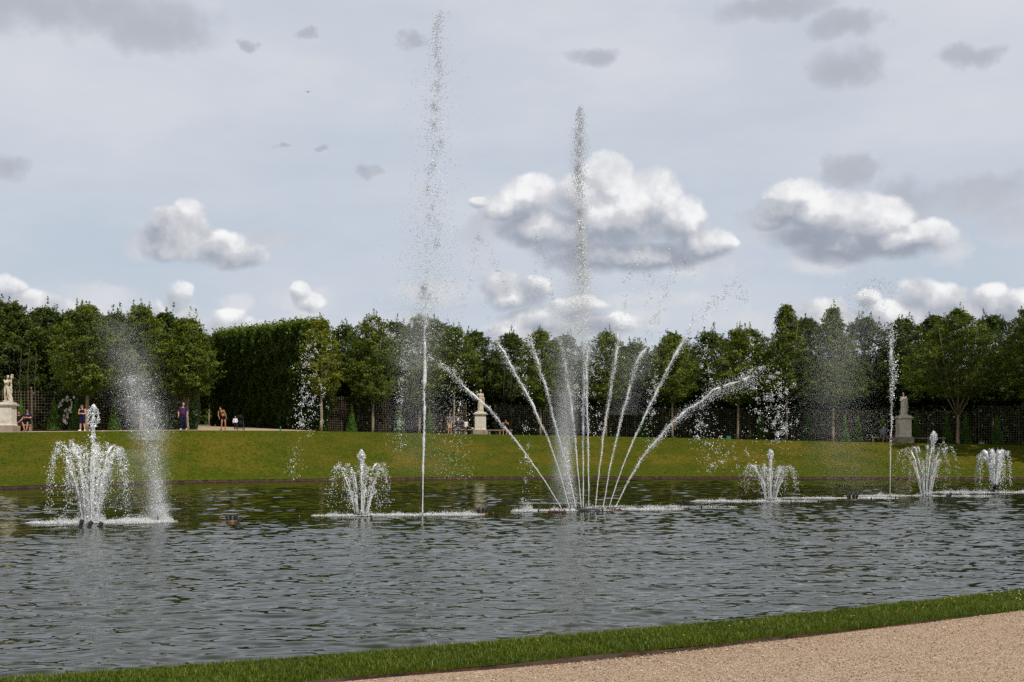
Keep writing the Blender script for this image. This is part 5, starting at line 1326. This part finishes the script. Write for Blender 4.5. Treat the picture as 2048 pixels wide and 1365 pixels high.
def person(label, px, back, J, skin, hair, hstyle, w=1.0, s=1.0, face=0.0, female=False, belly=0, top=None, legs=None, shoe=None, curl=.6, dz=0.0, group='people on the terrace', bra=None, glasses=False, hat=None):
    b = stand(px, back); b.z += dz; root = empty('person', b, face); root.scale = (s, s, s); tag(root, label, 'person', group)
    mb, Rh, h = body_prims(J, w, female, True, True, belly, curl)
    mb.remesh('body', SK[skin], root, .0095, 3)
    if hstyle: 
        hm = hair_mesh(Rh, h, hstyle); o = hm.remesh('hair', HR[hair], root, .012, 2)
        # keep the face clear: hair sits back and up on the skull
        me = o.data; n = len(me.vertices); co = np.zeros(n * 3, dtype=np.float32); me.vertices.foreach_get('co', co); co = co.reshape(-1, 3)
        Hc = np.array(h(0, 0, 0)); loc = (co - Hc) @ np.array(Rh)
        m_ = (loc[:, 1] < -.045) & (loc[:, 2] < .055); loc[m_, 1] = -.045 + (loc[m_, 1] + .045) * .0 + .02
        me.vertices.foreach_set('co', (loc @ np.array(Rh).T + Hc).astype(np.float32).ravel())
    if glasses: g_ = MB().box(h(0, -.086, .018), (.125, .016, .030)); g_.build('sunglasses', M['iron'], root)
    if hat is not None:
        q = MB(); q.ell(h(0, .015, .070), (.088, .100, .070), Rh, 14); q.ell(h(0, -.06, .055), (.075, .075, .010), Rh, 12); q.build('cap', hat, root, True)
    if top: trunk_cloth(J, w, belly, top.get('low', 0), .014, female, top.get('sl', .45)).remesh(top['n'], cloth_mat(top['n'] + '_cloth', top['c']), root, .014, 3)
    if bra:
        JJ = {k: Vector(v) for k, v in J.items()}; q = MB(); Rt = frame(JJ['che'] - JJ['pel'], JJ['shr'] - JJ['shl'])
        q.ell(JJ['che'] + Rt @ Vector((0, 0, .005)), (.176 * w, .124 * w, .055), Rt, 16)
        for sg in (-1, 1):
            q.ell(JJ['che'] + Rt @ Vector((sg * .075, -.085, .02)), (.066, .058, .058), Rt, 10); q.cap(JJ['che'] + Rt @ Vector((sg * .08, -.10, .05)), JJ['che'] + Rt @ Vector((sg * .10, .0, .185)), .014, .014, 6); q.cap(JJ['che'] + Rt @ Vector((sg * .08, .10, .03)), JJ['che'] + Rt @ Vector((sg * .10, .0, .185)), .014, .014, 6)
        q.remesh('bra_top', cloth_mat('bra_cloth', bra), root, .012, 2)
    if legs: leg_cloth(J, w, legs.get('to', .6), .013, legs.get('skirt', False)).remesh(legs['n'], cloth_mat(legs['n'] + '_cloth', legs['c']), root, .014, 3)
    if shoe is not None:
        sm = cloth_mat('shoe_leather', shoe)
        for q in shoes(J): q.remesh('shoe', sm, root, .012, 2)
    return root

NAVY = (.012, .014, .045); BLACK = (.012, .012, .014)
S1 = dict(SIT, wrl=(-.06, -.40, .60), wrr=(.06, -.40, .58), che=(0, -.07, .88), nek=(0, -.13, 1.05), hed=(0, -.18, 1.20), shl=(-.185, -.11, 1.01), shr=(.185, -.11, 1.01), look=(.3, -1, -.2))
person('seated person in black t-shirt and dark trousers leaning forward, next to the left pedestal', 38.5, 4.0, S1, 'ruddy', 'black', 'short', 1.05, 1.0, .15, top=dict(n='shirt', c=BLACK), legs=dict(n='trousers', c=(.014, .014, .018), to=1.35), shoe=(.35, .35, .36))
S2 = dict(SIT, ell=(-.22, -.16, .82), elr=(.22, -.16, .82), wrl=(-.02, -.30, .86), wrr=(.06, -.33, .84), knl=(-.17, -.43, .52), knr=(.15, -.43, .52), anl=(-.05, -.40, .085), anr=(.08, -.44, .085), tol=(-.06, -.58, .03), tor=(.10, -.62, .03), look=(.1, -1, -.25))
person('seated person in navy t-shirt and dark shorts holding both hands up to a phone', 56, 4.0, S2, 'ruddy', 'brown', 'short', 1.08, 1.04, .0, top=dict(n='shirt', c=NAVY), legs=dict(n='shorts', c=BLACK, to=.9), shoe=(.10, .10, .11), glasses=True)
P3 = dict(STAND, ell=(-.235, -.03, 1.14), elr=(.235, -.03, 1.14), wrl=(.05, -.17, 1.14), wrr=(-.05, -.19, 1.17), anl=(-.14, .03, .085), anr=(.17, .03, .085), tol=(-.18, -.14, .03), tor=(.22, -.14, .03), knl=(-.11, -.02, .5), knr=(.13, -.02, .5))
person('standing woman in sleeveless navy top and navy shorts with her arms crossed, white shoes', 164.5, 1.3, P3, 'fair', 'brown', 'short', 1.05, .96, -.1, True, top=dict(n='top', c=NAVY, sl=0), legs=dict(n='shorts', c=NAVY, to=.85), shoe=(.75, .75, .74), glasses=True)
P4 = dict(STAND, ell=(-.28, .02, 1.14), elr=(.27, .03, 1.14), wrl=(-.26, -.07, .90), wrr=(.24, .0, .88), anl=(-.11, .03, .085), anr=(.20, .0, .085), tol=(-.15, -.14, .03), tor=(.25, -.16, .03), knr=(.15, -.03, .5), hed=(.03, -.02, 1.63), look=(.5, -1, 0))
person('standing man in purple polo shirt and dark navy trousers beside a tree trunk', 366, 1.7, P4, 'fair', 'grey', 'short', 1.15, 1.03, .1, belly=.035, top=dict(n='polo_shirt', c=(.055, .022, .075), sl=.62), legs=dict(n='trousers', c=(.008, .012, .04), to=1.95), shoe=(.62, .60, .58))
P5 = dict(STAND, pel=(.04, .02, .93), che=(-.03, -.03, 1.22), nek=(-.09, -.06, 1.38), hed=(-.15, -.09, 1.51), shl=(-.27, -.04, 1.31), shr=(.08, -.04, 1.38), ell=(-.31, -.05, 1.06), elr=(.17, .03, 1.16), wrl=(-.22, -.12, .88), wrr=(.24, .02, .92),
          hil=(-.05, .02, .90), hir=(.13, .02, .90), knl=(-.06, -.02, .49), knr=(.18, -.02, .49), anl=(-.11, .03, .085), anr=(.17, .03, .085), tol=(-.15, -.14, .03), tor=(.20, -.14, .03), look=(-.5, -1, -.2))
person('standing woman in black bra top and black shorts leaning to one side beside the child', 445.5, 1.6, P5, 'tan', 'black', 'bun', .95, .98, .0, True, legs=dict(n='shorts', c=BLACK, to=.32), bra=BLACK, shoe=(.14, .07, .05))
person('small child in white long-sleeved shirt and dark trousers standing by the pushchair', 470.5, 1.2, dict(STAND, hed=(0, -.02, 1.66), ell=(-.26, .0, 1.15), elr=(.26, .0, 1.15), wrl=(-.24, -.12, .95), wrr=(.20, -.16, .98)), 'fair', 'brown', 'short', 1.05, .56, .15, top=dict(n='shirt', c=(.68, .66, .74), sl=1.9), legs=dict(n='trousers', c=BLACK, to=1.9), shoe=(.55, .52, .5))
person('standing man in grey t-shirt and pale beige shorts by the end of the bench', 899.5, 2.6, dict(STAND, wrl=(-.2, -.1, .92), wrr=(.2, -.1, .92)), 'ruddy', 'grey', 'short', 1.12, 1.0, .1, belly=.03, top=dict(n='shirt', c=(.10, .11, .14), sl=.55), legs=dict(n='shorts', c=(.45, .29, .17), to=.98), shoe=(.35, .28, .22))
person('seated person in dark jacket and white cap, partly hidden by falling drops', 916, 3.0, S1, 'fair', 'grey', None, 1.05, 1.0, .0, top=dict(n='jacket', c=(.02, .025, .04), sl=1.8), legs=dict(n='trousers', c=(.06, .08, .14), to=1.8), shoe=(.4, .4, .4), hat=M['petal'])
P9 = dict(SIT, ell=(-.30, .05, .82), wrl=(-.33, .04, .58), elr=(.22, -.14, .80), wrr=(.16, -.34, .64), knl=(-.05, -.40, .48), anl=(-.02, -.42, .085), tol=(-.02, -.58, .03), knr=(.16, -.42, .60), anr=(.44, -.52, .52), tor=(.56, -.60, .47), hil=(-.09, 0, .54), look=(-.1, -1, 0))
person('seated person in white sleeveless top with one leg crossed, left of middle pedestal', 931.5, 2.8, P9, 'brown', 'black', 'curly', 1.0, 1.04, .2, top=dict(n='top', c=(.70, .70, .68), sl=0), legs=dict(n='shorts', c=(.10, .05, .035), to=.7), shoe=(.72, .72, .70))
P10 = dict(SIT, ell=(-.20, -.30, .92), elr=(.26, -.24, .90), wrl=(-.05, -.24, 1.12), wrr=(.10, -.26, 1.13), knl=(-.2, -.42, .5), look=(-.3, -1, -.1))
person('seated person with bare arms raised to the face, right of the middle pedestal', 1012, 2.9, P10, 'tan', 'black', 'short', .98, 1.0, -.2, top=dict(n='vest', c=BLACK, sl=0), legs=dict(n='shorts', c=(.06, .02, .06), to=.8), shoe=(.20, .18, .17), curl=.9)
P11 = dict(SIT, ell=(-.26, -.12, .80), wrl=(-.12, -.32, .68), elr=(.33, -.12, .98), wrr=(.25, -.22, 1.20))
person('seated person in light blue shirt raising one hand, left of the robed statue', 1766, 3.4, P11, 'tan', 'black', 'short', 1.05, .98, .1, top=dict(n='shirt', c=(.22, .26, .42), sl=.6), legs=dict(n='trousers', c=(.20, .13, .08), to=1.7), shoe=(.1, .08, .07))
person('seated person in dark clothes almost lost in the shade behind the thin straight jet', 1784, 3.6, S1, 'tan', 'black', 'short', 1.0, .98, 0, top=dict(n='shirt', c=(.02, .015, .018)), legs=dict(n='shorts', c=(.02, .02, .03), to=.8), shoe=(.1, .08, .07))

# ---- pushchair
b = stand(480.5, 1.6); root = empty('pushchair', b, .35); tag(root, 'black folding pushchair with its hood up beside the child', 'pushchair')
BK = cloth_mat('black_fabric', (.012, .012, .014))
q = MB()
for s in (-.22, .22):
    q.tube([(s, -.38, .12), (s, .05, .62), (s, .36, 1.02)], .013, 6); q.tube([(s, .36, .12), (s, .05, .55)], .013, 6)
q.tube([(-.22, .36, 1.02), (.22, .36, 1.02)], .016, 6); q.tube([(-.22, -.38, .12), (.22, -.38, .12)], .012, 6); q.tube([(-.22, .36, .12), (.22, .36, .12)], .012, 6); q.build('frame', M['iron'], root, True)
q = MB(); q.cap((0, -.18, .48), (0, .05, .46), .17, .17, 12); q.cap((0, .06, .48), (0, .20, .86), .17, .16, 12); q.remesh('seat', BK, root, .02, 3)
q = MB(); q.ell((0, .10, .90), (.22, .25, .20), None, 16); q.build('hood', BK, root, True)
q = MB(); q.box((0, .08, .25), (.34, .42, .14), 0, 1.1); q.build('basket', BK, root)
for sx in (-.24, .24):
    for (yy, r_) in ((-.38, .095), (.36, .12)):
        q = MB(); pts = [(sx, yy + r_ * math.cos(a), r_ + .012 + r_ * math.sin(a)) for a in np.linspace(0, 6.283, 15)]; q.tube(pts, .016, 6, False)
        for k in range(3): a = k * 1.047; q.tube([(sx, yy - r_ * math.cos(a), r_ + .012 - r_ * math.sin(a)), (sx, yy + r_ * math.cos(a), r_ + .012 + r_ * math.sin(a))], .005, 5)
        q.build('wheel', M['iron'], root, True)

# ------------------------------------------------------------------ pedestals, statues and benches
def pedestal(px, back, py_top, wpx, label, mat, basemat):
    b = stand(px, back); h = height_at(py_top, b.y) - b.z; w = wpx * b.y / FPX; root = empty('pedestal', b, 0); tag(root, label, 'pedestal', 'stone pedestals of the statues')
    hb = h * .20
    q = MB(); q.box((0, 0, hb * .42), (w * 1.34, w * 1.34, hb * .84 + .1)); q.box((0, 0, hb * .84 + .05 + hb * .08), (w * 1.30, w * 1.30, hb * .17), 0, .86); q.build('plinth', basemat, root)
    z1 = hb + .05; zt = h - .26
    q = MB(); q.box((0, 0, z1 + .03), (w * 1.10, w * 1.10, .06), 0, .94); q.box((0, 0, (z1 + .06 + zt) / 2), (w, w, zt - z1 - .06)); 
    q.box((0, -w / 2 - .006, (z1 + zt) / 2 + .05), (w * .72, .012, (zt - z1) * .74)); q.build('die', mat, root)
    q = MB(); q.box((0, 0, zt + .03), (w * 1.06, w * 1.06, .06), 0, 1.10); q.box((0, 0, zt + .10), (w * 1.30, w * 1.30, .08), 0, 1.03); q.box((0, 0, zt + .155), (w * 1.2, w * 1.2, .03), 0, .9); q.box((0, 0, zt + .215), (w * 1.02, w * 1.02, .09)); q.build('cornice', mat, root)
    return b, h, root

b1, h1, _ = pedestal(15, 1.9, 805, 26, 'pale stone pedestal of the nude statue at the left edge', M['marble_pale'], M['base_stone'])
b2, h2_, _ = pedestal(961, 2.2, 825, 22, 'warm stone pedestal of the draped female statue in the middle', M['marble_pale'], M['base_stone'])
b3, h3_, _ = pedestal(1807, 2.4, 832, 24, 'stained pedestal of the robed statue on the right', M['marble_grey'], M['base_stone'])

def folds(co, no, amp=.012, k=34, tw=2.0):
    a = np.arctan2(co[:, 0], -co[:, 1]); z = co[:, 2]
    return amp * (np.sin(a * 9 + tw * z * 3 + 1.3 * np.sin(z * 5)) * .6 + np.sin(a * 17 - z * 4 + 2 * np.sin(z * 3)) * .4) * np.clip(1.4 - abs(no[:, 2]) * 1.2, 0, 1)

# nude male leaning on a trunk, arms raised to a cloth
s = (height_at(746, b1.y) - b1.z - h1) / 1.98
root = empty('statue', (b1.x + .02, b1.y, b1.z + h1)); root.scale = (s, s, s); tag(root, 'pale stone statue of a nude man leaning on a tree stump with arms raised', 'statue', 'statues on pedestals')
MB().lathe([(.36, 0), (.36, .05), (.33, .06)], (0.02, 0, 0), 20).build('base', M['marble'], root)
J = dict(STAND, pel=(-.08, 0, .99), che=(-.07, -.02, 1.32), nek=(-.02, -.02, 1.50), hed=(.02, -.03, 1.68), shl=(-.24, .0, 1.46), shr=(.12, -.02, 1.47), ell=(-.10, -.20, 1.28), elr=(.24, -.06, 1.30), wrl=(.16, -.20, 1.36), wrr=(.25, -.10, 1.56),
         hil=(-.17, 0, .97), hir=(.01, 0, .97), knl=(-.20, -.02, .55), knr=(.05, -.10, .56), anl=(-.21, .04, .15), anr=(-.12, .02, .16), tol=(-.24, -.13, .09), tor=(-.12, -.15, .09), look=(.6, -1, 0))
q, Rh, h = body_prims(J, 1.04, False, True, True)
q.ell(h(0, .02, .05), (.090, .100, .088), Rh, 12)
q.remesh('figure', M['marble'], root, .013, 3)
q = MB(); q.cap((.17, .04, .08), (.14, .04, .50), .17, .12, 12); q.cap((.14, .04, .5), (.16, .03, 1.0), .12, .08, 12); q.cap((.16, .03, 1.0), (.24, -.02, 1.5), .06, .05, 10); q.cap((.05, .05, .10), (.10, .05, .30), .10, .08, 10)
q.cap((.26, -.08, 1.52), (.27, -.06, 1.86), .045, .04, 10); q.cap((.27, -.06, 1.86), (.36, -.05, 1.82), .035, .04, 8); q.cap((.36, -.05, 1.82), (.36, -.03, 1.62), .035, .03, 8)
q.cap((.22, .0, 1.5), (.25, .0, .62), .05, .06, 10)
q.remesh('tree_stump_and_cloth', M['marble'], root, .016, 2, lambda co, no: .010 * np.sin(co[:, 2] * 22 + co[:, 0] * 30))

# draped woman with a raised hand
s = (height_at(778, b2.y) - b2.z - h2_) / 1.92
root = empty('statue', (b2.x, b2.y, b2.z + h2_)); root.scale = (s, s, s); tag(root, 'warm stone statue of a draped woman lifting one hand to her shoulder', 'statue', 'statues on pedestals')
MB().box((0, 0, .05), (.62, .6, .10), 0, .86).build('base', M['marble'], root)
J = dict(STAND, pel=(-.02, 0, 1.04), che=(0, 0, 1.36), nek=(0, 0, 1.54), hed=(.01, -.02, 1.72), shl=(-.17, 0, 1.50), shr=(.18, 0, 1.49), ell=(-.30, -.05, 1.30), wrl=(-.27, -.12, 1.54), elr=(.25, .02, 1.20), wrr=(.30, -.08, 1.00),
         hil=(-.11, 0, 1.0), hir=(.08, 0, 1.0), knl=(-.12, -.08, .58), knr=(.09, -.02, .58), anl=(-.12, -.02, .18), anr=(.10, .0, .18), tol=(-.14, -.2, .12), tor=(.13, -.16, .12), look=(.4, -1, -.1))
q, Rh, h = body_prims(J, .98, True, True, True); q.ell(h(0, .03, .05), (.088, .10, .088), Rh, 12); q.ell(h(0, .09, .06), (.05, .05, .05), Rh, 8)
q.ell((-.29, -.13, 1.66), (.05, .05, .08), None, 10)
q.remesh('figure', M['marble'], root, .013, 2)
q = trunk_cloth(J, 1.0, 0, .1, .012, True, .5); Jv = {k: Vector(v) for k, v in J.items()}
q.cap((-.01, .01, 1.0), (-.01, .01, .20), .185, .205, 18); q.cap((-.06, -.05, .95), (-.10, -.05, .2), .13, .14, 14); q.cap((.08, 0, .95), (.13, .0, .2), .12, .13, 14); q.cap((-.16, -.06, 1.08), (.20, -.06, 1.16), .06, .07, 12); q.cap((.27, -.02, 1.12), (.28, .0, .62), .06, .08, 10)
q.remesh('drapery', M['marble'], root, .014, 1, lambda co, no: folds(co, no, .018))

# robed man
s = (height_at(784, b3.y) - b3.z - h3_) / 1.95
root = empty('statue', (b3.x, b3.y, b3.z + h3_)); root.scale = (s, s, s); tag(root, 'shaded grey-brown stone statue of a robed bearded man with one arm folded in his cloak', 'statue', 'statues on pedestals')
MB().box((.02, 0, .06), (.60, .56, .12), 0, .92).build('base', M['marble_grey'], root)
J = dict(STAND, pel=(0, 0, 1.05), che=(-.01, 0, 1.37), nek=(-.01, 0, 1.56), hed=(-.02, -.03, 1.74), shl=(-.19, 0, 1.51), shr=(.18, 0, 1.50), ell=(-.25, -.04, 1.24), wrl=(-.06, -.17, 1.34), elr=(.27, .02, 1.20), wrr=(.30, -.04, .96),
         hil=(-.09, 0, 1.0), hir=(.09, 0, 1.0), knl=(-.10, -.06, .6), knr=(.1, -.02, .6), anl=(-.11, 0, .2), anr=(.12, 0, .2), tol=(-.13, -.18, .14), tor=(.15, -.16, .14), look=(-.2, -1, -.1))
q, Rh, h = body_prims(J, 1.0, False, True, True); q.ell(h(0, .02, .045), (.084, .098, .09), Rh, 12); q.ell(h(0, -.07, -.10), (.045, .04, .06), Rh, 10)
q.remesh('figure', M['marble_grey'], root, .013, 2)
q = trunk_cloth(J, 1.04, 0, .1, .02, False, 1.0); q.cap((0, .01, 1.05), (0.01, .01, .24), .20, .22, 18); q.cap((-.10, -.04, .95), (-.12, -.04, .22), .13, .13, 12); q.cap((.12, 0, 1.0), (.17, .0, .22), .13, .13, 12); q.cap((.26, 0, 1.2), (.27, .02, .40), .08, .07, 10); q.cap((-.17, -.08, 1.20), (.16, -.1, 1.44), .06, .06, 10); q.cap((.02, .06, .3), (.02, .06, .1), .22, .23, 14)
q.remesh('cloak', M['marble_grey'], root, .014, 1, lambda co, no: folds(co, no, .018, tw=1.0))

def bench(px0, px1, back, label, mat, nleg=3):
    a = stand(px0, back); c = stand(px1, back); L = (c - a).length; d = (c - a).normalized(); root = empty('stone_bench', a.lerp(c, .5), math.atan2(d.y, d.x)); tag(root, label, 'bench', 'stone benches beside the pedestals')
    q = MB(); q.box((0, 0, .41), (L, .46, .09)); q.box((0, 0, .355), (L * .97, .40, .03)); q.build('seat', mat, root)
    for k in range(nleg):
        x = -L / 2 + L * (.07 + .86 * k / (nleg - 1)); q = MB(); q.box((x, 0, .165), (.15, .36, .36)); q.box((x, 0, .03), (.20, .42, .10)); q.build('leg', mat, root)
bench(31, 62, 4.0, 'stone bench right of the nude statue, with two people sitting on it', M['bench_stone'], 2)
bench(905, 948, 2.9, 'stone bench left of the draped female statue', M['bench_stone'])
bench(976, 1025, 2.9, 'stone bench right of the draped female statue', M['bench_stone'])
bench(1744, 1790, 3.5, 'shaded stone bench left of the robed statue', M['bench_stone'])
bench(1822, 1892, 3.5, 'shaded empty stone bench right of the robed statue', M['bench_stone'])

# small things
b = stand(561, 1.0); root = empty('marker_post', b); tag(root, 'tiny teal post on the lawn edge in front of the tall clipped hedge', 'post')
MB().lathe([(.05, -.05), (.05, .24), (.035, .30), (.01, .31)], (0, 0, 0), 10).build('post', M['teal'], root, True)
b = stand(1457, 1.0); root = empty('utility_box', b); tag(root, 'low teal box standing on the lawn edge right of the fan', 'box')
MB().box((0, 0, .10), (.36, .26, .26), 0, .94).build('body', M['teal'], root); MB().box((0, 0, .245), (.38, .28, .03)).build('lid', M['teal'], root)
b = stand(1963, 2.5); root = empty('stone_block', b); tag(root, 'small low stone block at the foot of the rightmost trellis', 'stone')
MB().box((0, 0, .05), (.34, .3, .22), .1, .86).build('block', M['base_stone'], root)

# bird high in the sky
Y = 60.0; q = at(616, 185, Y); root = empty('bird', q, .4); root.scale = (.6, .6, .6); tag(root, 'small dark bird flying high in the sky on the left', 'bird')
m_ = MB(); m_.ell((0, 0, 0), (.035, .10, .035), None, 8); m_.ell((0, -.10, .012), (.024, .03, .022), None, 8); m_.cap((0, -.12, .01), (0, -.145, .006), .007, .002, 5); m_.cap((0, .08, 0), (0, .16, .0), .02, .012, 6)
for sg in (-1, 1): m_.add([(sg * .02, -.05, .01), (sg * .02, .05, .01), (sg * .14, .04, .09), (sg * .13, -.05, .10), (sg * .22, .02, .04)], [(0, 1, 2, 3), (3, 2, 4)])
m_.build('body', M['iron'], root, False)
